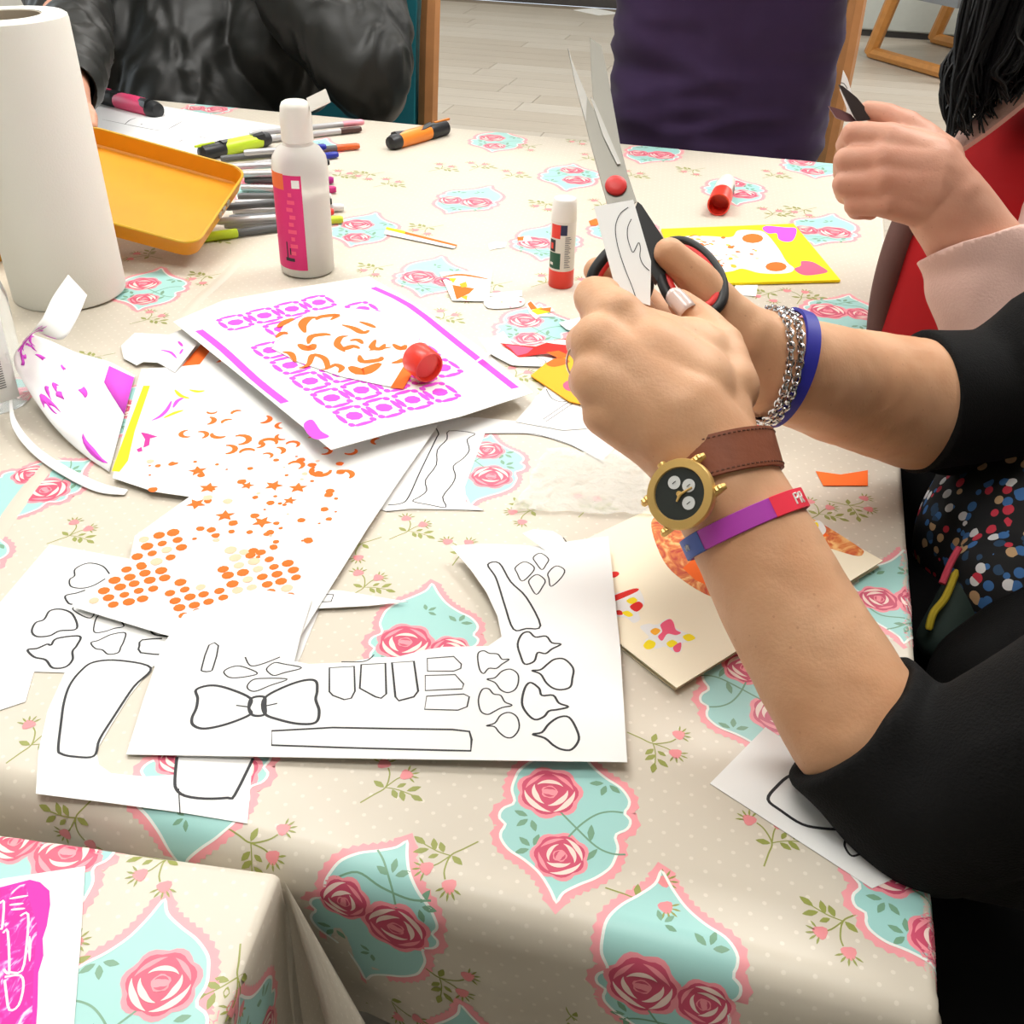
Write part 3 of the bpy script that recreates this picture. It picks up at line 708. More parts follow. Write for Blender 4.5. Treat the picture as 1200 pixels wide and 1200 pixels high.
# translucent film
m_film = mat('clear_film', (250, 251, 246), 0.18, trans=0.35, ior=1.15, alpha=0.55, bump=0.9, bump_scale=45)
b = MB(); vs = []; n = 26
cor = [P(598, 600, 0.001), P(640, 528, 0.001), P(775, 535, 0.001), P(770, 606, 0.001)]
ins = lambda u, v: cor[0].lerp(cor[3], u).lerp(cor[1].lerp(cor[2], u), v)
for i in range(n+1):
    for j in range(n+1):
        u, v = i/n, j/n; p = ins(u, v)+Vector((0, 0, 0.0012+0.0045*abs(noise.noise(Vector((u*6, v*6, 3))))+0.003*abs(noise.noise(Vector((u*15, v*15, 8))))))
        p.x += 0.006*noise.noise(Vector((u*4, v*4, 0))); p.y += 0.006*noise.noise(Vector((u*4, v*4, 5))); vs.append(p)
b.add(vs, [(i*(n+1)+j, (i+1)*(n+1)+j, (i+1)*(n+1)+j+1, i*(n+1)+j+1) for i in range(n) for j in range(n)], m_film)
tag(b.build('clear_film', loc=cor[0]), 'crumpled see-through film lying on the cloth beside the watch wrist', 'film')
# cream folded card
Bc, Rc, Tc = P(793, 806, .006), P(1035, 657, .006), P(851, 554, .004); Lc = Bc+Tc-Rc
card = empty('greeting_card', P(820, 690), 'cream folded card with a marbled orange disc and flowers under the forearm', 'card')
pj = lambda v: proj(v)
lpx = pj(Lc)
s = Sheet([(793, 806), (1035, 657), (851, 554), lpx], [(793, 806, .0065), (1035, 657, .0085), (851, 554, .0035)], m_card, 0.0006)
m_marb = mat('marbled_orange', (224, 130, 80), 0.7)
nt = m_marb.node_tree; bb = nt.nodes['Principled BSDF']; tc = [n_ for n_ in nt.nodes if n_.type == 'TEX_COORD'][0]
nz = nt.nodes.new('ShaderNodeTexNoise'); nz.inputs['Scale'].default_value = 42; nz.inputs['Detail'].default_value = 6; nz.inputs['Distortion'].default_value = 3.5
rp = nt.nodes.new('ShaderNodeValToRGB'); el = rp.color_ramp.elements
el[0].position = 0.32; el[0].color = (*s2l((196, 60, 50)), 1); el[1].position = 0.66; el[1].color = (*s2l((250, 200, 130)), 1)
e2 = el.new(0.5); e2.color = (*s2l((224, 130, 66)), 1)
nt.links.new(tc.outputs['Object'], nz.inputs['Vector']); nt.links.new(nz.outputs['Fac'], rp.inputs[0]); nt.links.new(rp.outputs[0], bb.inputs['Base Color'])
s.poly([(764, 622), (768, 605), (800, 590), (900, 590), (905, 650), (870, 705), (835, 700), (800, 680), (778, 658)], m_marb, True)
s.poly([(800, 666), (812, 655), (832, 672), (838, 690), (815, 680)], m_por)
s.poly([(940, 605), (960, 612), (1005, 640), (1012, 648), (1000, 651), (950, 632)], m_marb, True); s.poly([(940, 610), (958, 618), (972, 628), (950, 632)], m_por)
fl = lambda l: [(680+x/5, 580+y/5) for x, y in l]
s.poly(fl([(350, 775), (400, 755), (450, 760), (520, 725), (560, 780), (600, 800), (680, 835), (640, 860), (600, 870), (590, 915), (560, 925), (500, 890), (450, 900), (375, 890), (380, 850), (400, 830)]), m_paper, True)
for l, M in [([(470, 760), (520, 728), (545, 745), (560, 790), (590, 808), (560, 822), (510, 815), (480, 855), (455, 830), (480, 800)], m_ppk), ([(410, 800), (440, 780), (470, 795), (440, 822)], m_pyo), ([(600, 830), (640, 815), (675, 840), (630, 858)], m_pye),
             ([(370, 880), (400, 850), (440, 865), (430, 895), (390, 905)], m_pye), ([(505, 870), (540, 850), (570, 870), (530, 895)], m_pye), ([(545, 890), (590, 865), (585, 915), (555, 920)], m_ppk)]: s.poly(fl(l), M, True)
s.poly(fl([(165, 600), (320, 550), (360, 580), (375, 640), (340, 680), (350, 730), (310, 750), (270, 720), (180, 700)]), m_paper, True)
for l, M in [([(165, 605), (310, 550), (335, 565), (170, 635)], m_pred), ([(270, 620), (310, 600), (335, 620), (300, 640)], m_pye), ([(290, 655), (340, 625), (368, 650), (330, 685)], m_pred), ([(185, 695), (225, 675), (250, 690), (240, 705)], m_pred), ([(245, 690), (280, 680), (310, 705), (280, 715)], m_pye), ([(160, 480), (170, 455), (215, 450), (228, 465), (200, 485)], m_pred)]: s.poly(fl(l), M, True)
s.poly(fl([(1350, 170), (1400, 150), (1440, 200), (1420, 235), (1370, 230), (1340, 200)]), m_paper, True); s.poly(fl([(1340, 180), (1385, 160), (1395, 190), (1360, 205)]), m_pye, True)
s.build('front_leaf', None, parent=card)
s = Sheet([(791, 809), (1030, 664), (851, 556), pj(Lc+Vector((0, 0, -.004)))], 0.0012, m_card, 0.0006); s.build('back_leaf', None, parent=card)
# bow-tie outline sheet
s = Sheet([(148, 884), (440, 889), (735, 893), (727, 760), (713, 628), (668, 634), (640, 640), (600, 638), (560, 637), (528, 640), (552, 668), (570, 694), (583, 722), (588, 746), (572, 757), (520, 758), (495, 762), (465, 770), (440, 770), (410, 776), (362, 778), (345, 775), (352, 745), (366, 700), (300, 690), (215, 720), (190, 757), (168, 820)],
          [(148, 884, .0022), (735, 893, .009), (528, 640, .011)])
K = m_ink
for l, w_ in [([(665, 185), (705, 180), (745, 245), (800, 300), (850, 400), (800, 410), (755, 412), (725, 330), (705, 265), (690, 225)], .0014),
    ([(762, 195), (795, 175), (828, 195), (815, 220), (785, 243), (768, 215)], .001), ([(825, 160), (850, 145), (878, 165), (870, 185), (855, 203), (835, 180)], .001),
    ([(877, 215), (905, 190), (935, 205), (920, 235), (887, 262), (880, 235)], .001), ([(810, 240), (838, 220), (866, 240), (858, 262), (836, 290), (815, 262)], .001),
    ([(770, 465), (785, 430), (810, 422), (832, 440), (870, 437), (890, 460), (922, 465), (890, 482), (868, 498), (840, 495), (828, 525), (795, 535), (780, 505)], .0014),
    ([(820, 558), (850, 555), (875, 535), (900, 518), (935, 518), (965, 550), (962, 585), (955, 615), (925, 625), (895, 620), (870, 600), (850, 570)], .0014),
    ([(785, 670), (795, 620), (815, 600), (845, 620), (855, 645), (895, 645), (915, 672), (948, 685), (910, 695), (880, 700), (862, 720), (830, 730), (800, 705)], .0015),
    ([(822, 782), (855, 775), (880, 745), (915, 722), (950, 722), (975, 760), (985, 800), (960, 835), (925, 835), (895, 820), (865, 795)], .0015),
    ([(630, 500), (650, 488), (670, 497), (700, 500), (715, 518), (740, 518), (715, 535), (695, 550), (668, 550), (650, 568), (635, 550)], .001),
    ([(662, 588), (690, 583), (715, 560), (745, 553), (770, 570), (772, 600), (760, 625), (735, 635), (710, 625), (690, 600)], .001),
    ([(632, 660), (645, 625), (668, 622), (685, 640), (710, 645), (725, 668), (750, 680), (715, 688), (690, 700), (665, 712), (640, 700)], .001),
    ([(660, 752), (690, 742), (710, 715), (740, 705), (768, 722), (775, 760), (755, 790), (730, 793), (705, 775), (688, 755)], .001)]: s.stroke(q3b(l), w_, K, True, sm=4)
for l, w_ in [([(108, 548), (195, 543), (198, 630), (185, 655), (160, 660), (120, 645), (108, 632)], .0012), ([(220, 537), (305, 532), (308, 640), (290, 655), (270, 650), (215, 620)], .0013), ([(328, 530), (405, 525), (420, 630), (405, 650), (352, 664), (340, 650)], .0014),
    ([(452, 515), (545, 508), (572, 535), (570, 550), (545, 560), (453, 560)], .001), ([(445, 575), (550, 572), (580, 605), (575, 622), (445, 628)], .001), ([(450, 648), (580, 640), (600, 650), (592, 685), (560, 697), (443, 694)], .001),
    ([(-95, 770), (120, 758), (330, 762), (540, 765), (600, 772), (608, 800), (605, 840), (510, 838), (200, 830), (-95, 820)], .0014)]: s.stroke(q3b(l), w_, K, True, sm=0)
for l in [[(690, 625), (740, 610), (800, 620), (880, 655), (875, 690), (880, 712), (800, 745), (720, 762), (680, 750), (675, 725), (690, 690), (695, 655)],
          [(885, 655), (928, 650), (932, 680), (930, 712), (890, 715), (875, 690)], [(930, 655), (1000, 615), (1070, 592), (1110, 595), (1115, 630), (1110, 660), (1122, 700), (1110, 740), (1050, 745), (980, 730), (930, 708)]]: s.stroke(q3(l), .0019, K, True)
s.stroke(q3([(830, 680), (870, 685)]), .001, K); s.stroke(q3([(935, 682), (975, 673)]), .001, K)
s.stroke(q3([(735, 468), (768, 470), (750, 545), (740, 560), (712, 560), (710, 545)]), .0011, K, True, sm=2)
s.stroke(q3([(862, 510), (880, 540), (920, 535), (985, 510)]), .001, K)
for l in [[(788, 560), (815, 545), (850, 543), (905, 567), (860, 580), (815, 583), (795, 575)], [(938, 550), (965, 530), (1000, 535), (1060, 548), (1000, 565), (965, 575), (945, 565)], [(870, 610), (890, 590), (930, 585), (1010, 588), (950, 610), (900, 630), (875, 625)]]: s.stroke(q3(l), .001, K, True)
s.stroke(q3b([(150, 527), (215, 527), (245, 520), (265, 502)]), .0009, K)
s.build('outline_sheet', 'white sheet printed with a bow tie and leaf outlines at the centre front')
def ribbon(name, rows, M, label, cat, prints=(), thick=0.0004, steps=6):
    """a curled strip: rows of (left px, left z, right px, right z); prints are (t0, t1, s0, s1, M) patches or ('s', [(t, s)...], w, M)"""
    L = catmull([P(*l, zl) for l, zl, r_, zr in rows], steps); R_ = catmull([P(*r_, zr) for l, zl, r_, zr in rows], steps); n = len(L); k = 8; b = MB(); vs = []
    for i in range(n):
        for j in range(k+1): vs.append(L[i].lerp(R_[i], j/k))
    fs = [(i*(k+1)+j, (i+1)*(k+1)+j, (i+1)*(k+1)+j+1, i*(k+1)+j+1) for i in range(n-1) for j in range(k)]
    b.add(vs, fs, M)
    def at(t, u, h):
        x = min(max(t, 0), 0.9999)*(n-1); i = int(x); f = x-i; p = L[i].lerp(L[i+1], f).lerp(R_[i].lerp(R_[i+1], f), u)
        nn = (L[i+1]-L[i]).cross(R_[i]-L[i]).normalized()
        if nn.dot(CAM-p) < 0: nn = -nn
        return p+nn*h
    for q, (loop, Mp) in enumerate(prints):
        pts = [at(t, u, 0.0004+0.000002*q) for t, u in loop]; b.add(pts, [tuple(range(len(pts)))], Mp)
    o = b.build(name, loc=L[0]); md = o.modifiers.new('thick', 'SOLIDIFY'); md.thickness = thick; md.offset = 0 if not prints else 0
    return tag(o, label, cat)
rn = random.Random(3)
def cshape(t, u, r, w_, a0, a1, asp=1.0):
    o = []
    for i in range(8): a = a0+(a1-a0)*i/7; o.append((t+r*math.cos(a), u+r*asp*math.sin(a)))
    for i in range(7, -1, -1): a = a0+(a1-a0)*i/7; rr = r-w_*math.sin(math.pi*i/7)-.002; o.append((t+rr*math.cos(a), u+rr*asp*math.sin(a)))
    return o
pr = []
for k in range(26):
    t = rn.uniform(.05, .78); u = rn.uniform(.1, .9); a = rn.uniform(0, 6); r_ = rn.uniform(.03, .075); pr.append((cshape(t, u, r_, r_*rn.uniform(.4, .8), a, a+rn.uniform(1.2, 3.6), 1.6), m_ppu))
pr.append(([(0.0, .55), (.12, .75), (.12, .95), (0.0, .97)], m_ppu))
ribbon('curled_strip', [((128, 553), .002, (158, 440), .003), ((95, 530), .004, (128, 424), .006), ((62, 498), .010, (92, 414), .018), ((30, 452), .025, (60, 400), .036), ((16, 420), .05, (40, 392), .056), ((35, 392), .085, (42, 388), .084), ((50, 372), .10, (72, 398), .088), ((62, 348), .108, (90, 374), .098), ((80, 322), .112, (102, 346), .104)],
       m_paper, 'white curling strip stamped in purple standing up beside the paper roll', 'paper strip', pr)
ribbon('curled_strip', [((14, 462), .012, (11, 470), .012), ((18, 490), .008, (14, 500), .008), ((40, 520), .004, (36, 530), .004), ((75, 545), .003, (70, 555), .003), ((118, 566), .002, (112, 576), .002), ((150, 574), .002, (146, 580), .002)],
       m_paper, 'thin plain white strip curving over the cloth left of the starred sheet', 'paper strip')
# crumpled white pieces with purple print near the roll
s = Sheet([(142, 405), (158, 390), (198, 392), (215, 385), (232, 402), (205, 436), (185, 425), (168, 424), (160, 428), (145, 420)], [(142, 405, .003), (232, 402, .012), (185, 427, .006)])
for l in [[(188, 410), (200, 413), (207, 420)], [(209, 400), (214, 406)], [(214, 409), (211, 415)]]: s.stroke(l, .003, m_ppu, taper=True)
s.build('paper_scrap', 'crumpled white scrap with purple print left of the framed stencil sheet', 'paper scrap')
s = Sheet([(196, 436), (236, 396), (300, 430), (330, 450), (250, 470), (200, 460)], [(196, 436, .004), (236, 396, .006), (330, 450, .006)])
s.poly([(209, 434), (236, 403), (247, 410), (228, 435)], m_por); s.stroke([(252, 428), (262, 421), (270, 430), (258, 436), (252, 428)], .0035, m_por)
s.build('stencil_sheet', 'white sheet with a broad orange stroke peeking from under the framed stencil sheet')
# starred stencil sheet
s2 = Sheet([(166, 432), (205, 430), (300, 420), (420, 450), (513, 499), (470, 560), (430, 620), (380, 700), (336, 771), (250, 757), (190, 743), (85, 711), (120, 682), (152, 655), (158, 628), (222, 582), (180, 576), (132, 560), (146, 500)], [(85, 711, .0045), (513, 499, .006), (166, 432, .006)])
s2.poly([(168, 452), (176, 452), (158, 505), (150, 540), (140, 553), (131, 552), (150, 500)], m_pye)
for x, y, r_ in [(110, 515, .008), (55, 555, .007), (90, 560, .007), (180, 520, .006), (155, 555, .008), (215, 575, .009), (205, 610, .0), (175, 605, .008), (270, 590, .006), (240, 615, .007), (285, 510, .008), (350, 530, .006), (350, 565, .006), (330, 610, .007), (305, 585, .008), (390, 655, .007), (470, 670, .009), (540, 685, .008), (480, 610, .006), (560, 610, .006), (650, 580, .006), (210, 492, .006), (130, 485, .005), (430, 560, .005), (300, 625, .005), (380, 590, .006)]:
    px, py = 200+x/2.6667, 300+y/2.6667; a = rn.uniform(0, 6.28); u, v = s2.uv(px, py); l = []
    ln = rn.uniform(2.2, 4.0)
    loop = [(u+a_*r_*.9, v+b_*r_*.9) for a_, b_ in [(math.cos(a+ln*i/8), math.sin(a+ln*i/8)) for i in range(9)]]
    if r_:
        n = 9; wd = [r_*.62*(.25+.75*math.sin(math.pi*(i+.5)/n)) for i in range(n)]
        for q in strip(loop, wd): s2.face(q, m_por)
for x, y in [(85, 672), (118, 725), (80, 775), (170, 812), (285, 832), (322, 718), (398, 725), (372, 765), (240, 718)]: s2.dot(200+x/2.6667, 300+y/2.6667, .0082 if x not in (240, 372) else .006, m_por, star=True, ang=rn.uniform(0, 1))
for k in range(85):
    x = rn.uniform(165, 400); y = rn.uniform(535, 655)
    if y > 575 and x < 232-(y-582)*0.3+8: continue
    if x+ (y-535)*1.0 > 470: continue
    s2.dot(x, y, rn.choice([.0012, .0018, .0026, .0033, .0038]), m_por if rn.random() < .8 else m_fade)
def grid(x0, y0, ok, fade):
    for i in range(-14, 15):
        for j in range(-12, 13):
            x = x0+17.6*i-12.6*j+rn.uniform(-1, 1); y = y0-3.8*i+12.4*j+rn.uniform(-.8, .8)
            if ok(x, y):
                f = rn.uniform(.8, 1.1); M = m_por if rn.random() > fade else m_fade
                s2.face([s2.uv(x+6.3*f*math.cos(a)*(1.12 if abs(math.cos(a)) > .5 else 1)+1.2*math.sin(a), y+3.8*f*math.sin(a)-1.6*math.cos(a)) for a in [2*math.pi*t/9 for t in range(9)]], M)
inq = lambda x, y, l: sum(((l[i][1] > y) != (l[i-1][1] > y)) and x < (l[i-1][0]-l[i][0])*(y-l[i][1])/(l[i-1][1]-l[i][1])+l[i][0] for i in range(len(l))) % 2 == 1
grid(168, 632, lambda x, y: inq(x, y, [(156, 640), (162, 624), (205, 622), (236, 632), (215, 652), (160, 664)]), .05)
grid(168, 634, lambda x, y: inq(x, y, [(108, 704), (118, 688), (150, 664), (178, 657), (204, 672), (192, 690), (160, 714)]), .03)
grid(222, 700, lambda x, y: inq(x, y, [(186, 706), (208, 682), (240, 684), (272, 694), (268, 712), (254, 740), (215, 728)]), .05)
grid(290, 680, lambda x, y: inq(x, y, [(258, 646), (268, 640), (330, 654), (352, 672), (340, 705), (320, 740), (292, 720), (262, 690)]), .25)
for l, M in [([(178, 493), (188, 488), (196, 480), (201, 470)], m_ppu), ([(203, 478), (208, 470), (216, 466)], m_ppu), ([(192, 490), (205, 484), (215, 481)], m_pye), ([(205, 457), (212, 464), (222, 467)], m_pye), ([(222, 457), (232, 459), (240, 458)], m_pye)]: s2.stroke(l, .004, M, taper=True)
s2.poly([(165, 507), (172, 508), (185, 512), (176, 514), (175, 522), (168, 525), (170, 515)], m_pmag); s2.poly([(160, 527), (166, 524), (167, 529), (162, 530)], m_pmag)
s2.build('stencil_sheet', 'white sheet stencilled with orange stars and ovals at the left')
# framed stencil sheet, resting on top
pl = [(388, 527, .022), (203, 377, .020), (625, 460, .014)]
s = Sheet([(203, 377), (262, 352), (330, 340), (432, 324), (470, 345), (560, 405), (625, 460), (540, 488), (466, 505), (388, 527), (300, 455)], pl, thick=.0004)
def stk(l, w_, M): s.stroke(l, w_, M, sm=3)
stk([(233, 387), (262, 410), (300, 445), (334, 472)], .0085, m_ppu); stk([(437, 337), (480, 358), (540, 405), (604, 455)], .0085, m_ppu)
c00, c10, c11, c01 = s.uv(203, 377), s.uv(432, 324), s.uv(625, 460), s.uv(388, 527)
def suv(a, b_): return ((1-a)*(1-b_)*c00[0]+a*(1-b_)*c10[0]+a*b_*c11[0]+(1-a)*b_*c01[0], (1-a)*(1-b_)*c00[1]+a*(1-b_)*c10[1]+a*b_*c11[1]+(1-a)*b_*c01[1])
na, nb = 5, 7
for i in range(na):
    for j in range(nb):
        a = .15+.70*(i+.5)/na; b_ = .05+.88*(j+.5)/nb
        if rn.random() < .06: continue
        def el_(da, db, ra, rb, ang=0):
            l = []
            for k in range(8):
                t = 2*math.pi*k/8; x, y = ra*math.cos(t)*(1+.15*rn.random()), rb*math.sin(t)*(1+.15*rn.random())
                l.append(suv(a+da+x*math.cos(ang)-y*math.sin(ang)*1.0, b_+db+(x*math.sin(ang)+y*math.cos(ang))*.72))
            s.face(l, m_ppu)
        el_(0, 0, .034, .032)
        for k in range(4): t = k*math.pi/2; el_(.058*math.cos(t), .052*math.sin(t), .012, .042, t)
        for k in range(4): t = k*math.pi/2+math.pi/4; el_(.07*math.cos(t), .06*math.sin(t), .014, .016)
s.poly([(356, 497), (366, 492), (376, 505), (386, 512), (370, 515), (360, 508)], m_ppu, True)
s.build('stencil_sheet', 'white sheet with purple tile stencilling between two purple strokes, topmost of its pile')
u0 = Vector((0, 0, 0))
pl2 = [(388, 527, .0232), (203, 377, .0212), (625, 460, .0152)]
s = Sheet([(332, 382), (360, 367), (410, 361), (455, 366), (478, 382), (496, 404), (472, 455), (452, 452), (400, 441), (350, 424), (318, 408)], pl2, thick=.0004, curve=False)
for l, w_ in [([(335, 222), (360, 205), (385, 195)], .005), ([(420, 240), (412, 215), (430, 195), (460, 192)], .006), ([(455, 200), (470, 190), (520, 185), (500, 200)], .005), ([(430, 275), (440, 252), (480, 245), (500, 248)], .005), ([(520, 262), (535, 290), (570, 282), (590, 290)], .005), ([(535, 215), (570, 225), (600, 240), (620, 232)], .005),
          ([(545, 300), (520, 280), (530, 255), (555, 250)], .004), ([(400, 350), (430, 340), (445, 310), (480, 320), (490, 350), (470, 355)], .004), ([(400, 275), (430, 290), (450, 275)], .007), ([(495, 352), (515, 340), (535, 350), (525, 365)], .004), ([(560, 345), (600, 362), (655, 335)], .009), ([(590, 310), (600, 330), (650, 325), (660, 315)], .005),
          ([(640, 262), (630, 285), (655, 290), (670, 275)], .005), ([(695, 275), (720, 290), (735, 278)], .005), ([(690, 335), (715, 330), (725, 320)], .004), ([(620, 295), (650, 290), (690, 285)], .003), ([(330, 255), (350, 240), (365, 245)], .004), ([(560, 265), (585, 262), (600, 275)], .004), ([(350, 300), (375, 305), (390, 330)], .004), ([(590, 205), (620, 215), (640, 225)], .004)]:
    s.stroke(q5(l), w_*1.75, m_por, taper=True)
s.stroke([(494, 405), (480, 430), (465, 455)], .012, m_por, sm=0); s.stroke([(318, 408), (340, 385), (362, 366), (410, 361)], .0005, m_ink)
s.build('cut_out_shape', 'white cup-shaped cut-out with orange scrolls lying on the purple tiled sheet', 'paper cut-out')
# scraps right of the framed sheet
s = Sheet([(515, 319), (577, 317), (573, 353), (530, 352)], .002)
s.stroke([(518, 325), (540, 322), (572, 327)], .006, m_por, taper=True); s.stroke([(517, 328), (522, 326), (530, 329)], .005, m_ppk); s.poly([(530, 334), (556, 338), (550, 344), (535, 351)], m_por); s.poly([(538, 333), (546, 330), (548, 336), (541, 337)], m_pyo); s.poly([(526, 326), (535, 326), (531, 332)], m_pye)
s.poly([(540, 348), (548, 346), (547, 352)], m_pyo); s.build('paper_scrap', 'square white scrap stencilled orange and yellow behind the framed sheet', 'paper scrap')
s = Sheet([(567, 353), (580, 347), (600, 346), (614, 350), (612, 358), (595, 361), (573, 361)], .0015, curve=True); s.dot(588, 354, .002, m_fade); s.dot(610, 354, .002, m_pred); s.dot(598, 360, .0015, m_ppk); s.build('paper_scrap', 'white oval cut-out with faint red dots in front of the standing glue stick', 'paper scrap')
s = Sheet([(570, 344), (612, 340), (612, 347), (572, 347)], .0008); s.build('paper_scrap', 'narrow white strip just behind the white oval cut-out', 'paper scrap')
s = Sheet([(616, 356), (622, 352), (630, 360), (645, 359), (650, 364), (640, 367), (650, 371), (632, 371), (628, 374), (620, 366)], .001, m_paper)
s.poly([(618, 356), (622, 353), (630, 362), (622, 363)], m_por); s.poly([(622, 364), (634, 360), (644, 366), (630, 369)], m_pye); s.poly([(629, 362), (646, 360), (645, 366)], m_por); s.build('flower_cut_out', 'small yellow and orange flower cut-out right of the white oval', 'paper cut-out')
s = Sheet([(572, 286), (580, 283), (594, 284), (592, 290), (582, 291), (574, 293)], .001); s.build('paper_scrap', 'small white scrap alone on the cloth left of the standing glue stick', 'paper scrap')
s = Sheet([(606, 278), (620, 276), (624, 282), (608, 283)], .001); s.poly([(606, 278), (614, 277), (613, 282), (607, 282)], m_por); s.build('paper_scrap', 'orange and white bit right beside the standing glue stick', 'paper scrap')
s = Sheet([(690, 259), (698, 256), (704, 260), (700, 264), (692, 264)], .001, m_por); s.build('paper_scrap', 'tiny orange scrap just left of the held paper', 'paper scrap')
s = Sheet([(453, 266), (536, 287), (532, 291), (450, 274)], .002, m_paper); s.poly([(453, 266), (536, 287), (535, 289), (452, 269)], m_por); s.poly([(453, 266), (475, 271), (474, 274), (452, 269)], m_pye); s.build('paper_strip', 'narrow orange-edged white strip lying on the cloth behind the framed sheet', 'paper strip')
s = Sheet([(568, 400), (590, 388), (600, 402), (625, 415), (660, 422), (655, 430), (600, 428), (575, 415)], .002); s.stroke([(575, 415), (600, 428), (640, 430)], .0007, m_ink); s.stroke([(628, 418), (640, 424), (632, 428)], .0008, m_ink); s.build('paper_scrap', 'white scrap with black line beneath the red and pink wavy piece', 'paper scrap')
s = Sheet([(548, 430), (575, 415), (586, 400), (560, 395), (572, 412)], .02); s.build('paper_scrap', 'pointed white sliver lying over the right edge of the framed sheet', 'paper scrap')
s = Sheet([(586, 402), (606, 404), (628, 406), (650, 398), (675, 396), (690, 418), (650, 413), (625, 416), (607, 419), (598, 410)], [(586, 402, .004), (690, 418, .008), (650, 396, .01)], m_pred); s.poly([(592, 404), (606, 405), (625, 408), (618, 414), (606, 417), (599, 409)], m_ppk); s.poly([(632, 400), (660, 398), (680, 402), (682, 406), (650, 403)], m_paper); s.poly([(640, 413), (655, 411), (668, 417), (655, 420)], m_por)
s.build('paper_scrap', 'red and pink wavy piece partly behind the watch hand', 'paper scrap')
s = Sheet([(622, 440), (640, 425), (672, 415), (700, 430), (690, 475), (667, 470)], [(622, 440, .003), (690, 475, .005), (672, 415, .006)], m_pyo, .0012); s.poly([(660, 450), (668, 446), (670, 458), (662, 456)], m_ppk, True); s.poly([(640, 426), (655, 419), (668, 424), (650, 430)], m_por, True); s.build('small_card', 'amber orange card tucked behind the watch hand', 'card')
s = Sheet([(655, 378), (680, 372), (690, 390), (664, 386)], .003); s.build('paper_scrap', 'white scrap above the red and pink wavy piece', 'paper scrap')
s = Sheet([(612, 625), (625, 620), (648, 622), (658, 628), (664, 638), (655, 649), (645, 650), (630, 638)], [(612, 625, .018), (664, 638, .012), (645, 650, .0115)]); s.stroke([(645, 650), (655, 649), (664, 638), (660, 630)], .0009, m_ink); s.build('paper_tab', 'small white tab curling up at top of the bow tie sheet', 'paper scrap')
s = Sheet([(956, 552), (985, 556), (1017, 551), (1017, 569), (965, 569)], .001, m_por, curve=False); s.build('paper_scrap', 'orange rectangle cut with a curve lying under the bare right forearm', 'paper scrap')
s = Sheet([(878, 492), (905, 488), (900, 520), (885, 515)], .004, m_pred); s.build('paper_scrap', 'red scrap glimpsed between the two wrists', 'paper scrap')
s = Sheet([(862, 334), (888, 334), (886, 347), (858, 345)], .001); s.build('paper_scrap', 'small white rectangle in front of the yellow card', 'paper scrap')
# yellow card
s = Sheet([(775, 268), (930, 262), (985, 328), (800, 333)], .004, m_yel, .003)
yc = cr(740, 240, 4.6154)
s.poly(yc([(230, 200), (290, 170), (420, 170), (540, 175), (575, 140), (650, 138), (720, 150), (790, 230), (840, 310), (880, 345), (840, 370), (700, 370), (600, 345), (540, 360), (440, 365), (330, 330), (250, 280)]), m_paper, True)
for c, M in [((655, 182), m_por), ((782, 335), m_por)]:
    s.poly(yc([(c[0]+58*math.cos(2*math.pi*i/12), c[1]+26*math.sin(2*math.pi*i/12)) for i in range(12)]), M)
s.poly(yc([(708, 130), (730, 114), (790, 118), (830, 122), (888, 126), (890, 160), (870, 195), (830, 200), (795, 185), (785, 155), (740, 155)]), m_ppu, True)
s.poly(yc([(882, 345), (915, 330), (920, 305), (975, 308), (1020, 330), (1062, 362), (1000, 378), (940, 382), (900, 368)]), m_ppk, True)
for k in range(60):
    x = rn.uniform(240, 700); y = rn.uniform(175, 355)
    if x > 560 and y < 240 or (y > 320 and x < 330): continue
    s.dot(*yc([(x, y)])[0], rn.uniform(.0016, .0042), rn.choice([m_por, m_por, m_fade, m_pyo]), 1.6 if rn.random() < .3 else 1)
for l in [[(270, 180), (290, 210), (300, 235)], [(310, 175), (340, 165), (380, 172)], [(340, 205), (380, 220), (430, 210)], [(330, 250), (380, 268), (430, 262)], [(400, 300), (450, 305), (495, 298)]]: s.stroke(yc(l), .004, m_por, taper=True)
s.build('greeting_card', 'bright yellow card decorated with a white vase shape and two hearts', 'card')
# back left drawing sheet, bottom right sheet, magenta print
s = Sheet([(98, 108), (200, 126), (330, 148), (318, 166), (240, 186), (150, 168), (80, 150)], .0008, m_paper2)
for l in [[(146, 146), (152, 141), (160, 138)], [(196, 152), (205, 147), (214, 142)], [(210, 166), (214, 164)], [(228, 172), (238, 168), (246, 171)], [(165, 146), (167, 145)], [(232, 160), (242, 162)], [(120, 140), (180, 152), (200, 153)]]: s.stroke(l, .002, m_ink, taper=True)
s.build('drawing_sheet', 'white drawing sheet with black marks by the yellow tray', 'paper')
s = Sheet([(832, 918), (897, 852), (1000, 920), (1090, 1010), (1022, 1041)], .0008, m_paper)
s.stroke([(985, 972), (965, 971), (940, 966), (915, 950), (900, 937), (910, 922), (928, 908), (960, 902)], .0019, m_ink, sm=4); s.stroke([(1010, 1000), (998, 1003), (990, 992), (991, 984)], .0013, m_ink)
s.build('outline_sheet', 'white sheet with one bold curved outline under the black sleeve at lower right')
m_mprint = mat('magenta_print', (220, 40, 170), 0.6)
nt = m_mprint.node_tree; bb = nt.nodes['Principled BSDF']; tc = [n_ for n_ in nt.nodes if n_.type == 'TEX_COORD'][0]
mp = nt.nodes.new('ShaderNodeMapping'); mp.inputs['Scale'].default_value = (1.0, .45, 1); nt.links.new(tc.outputs['Object'], mp.inputs['Vector'])
nz = nt.nodes.new('ShaderNodeTexNoise'); nz.inputs['Scale'].default_value = 190; nz.inputs['Detail'].default_value = 8; nz.inputs['Distortion'].default_value = 1.5
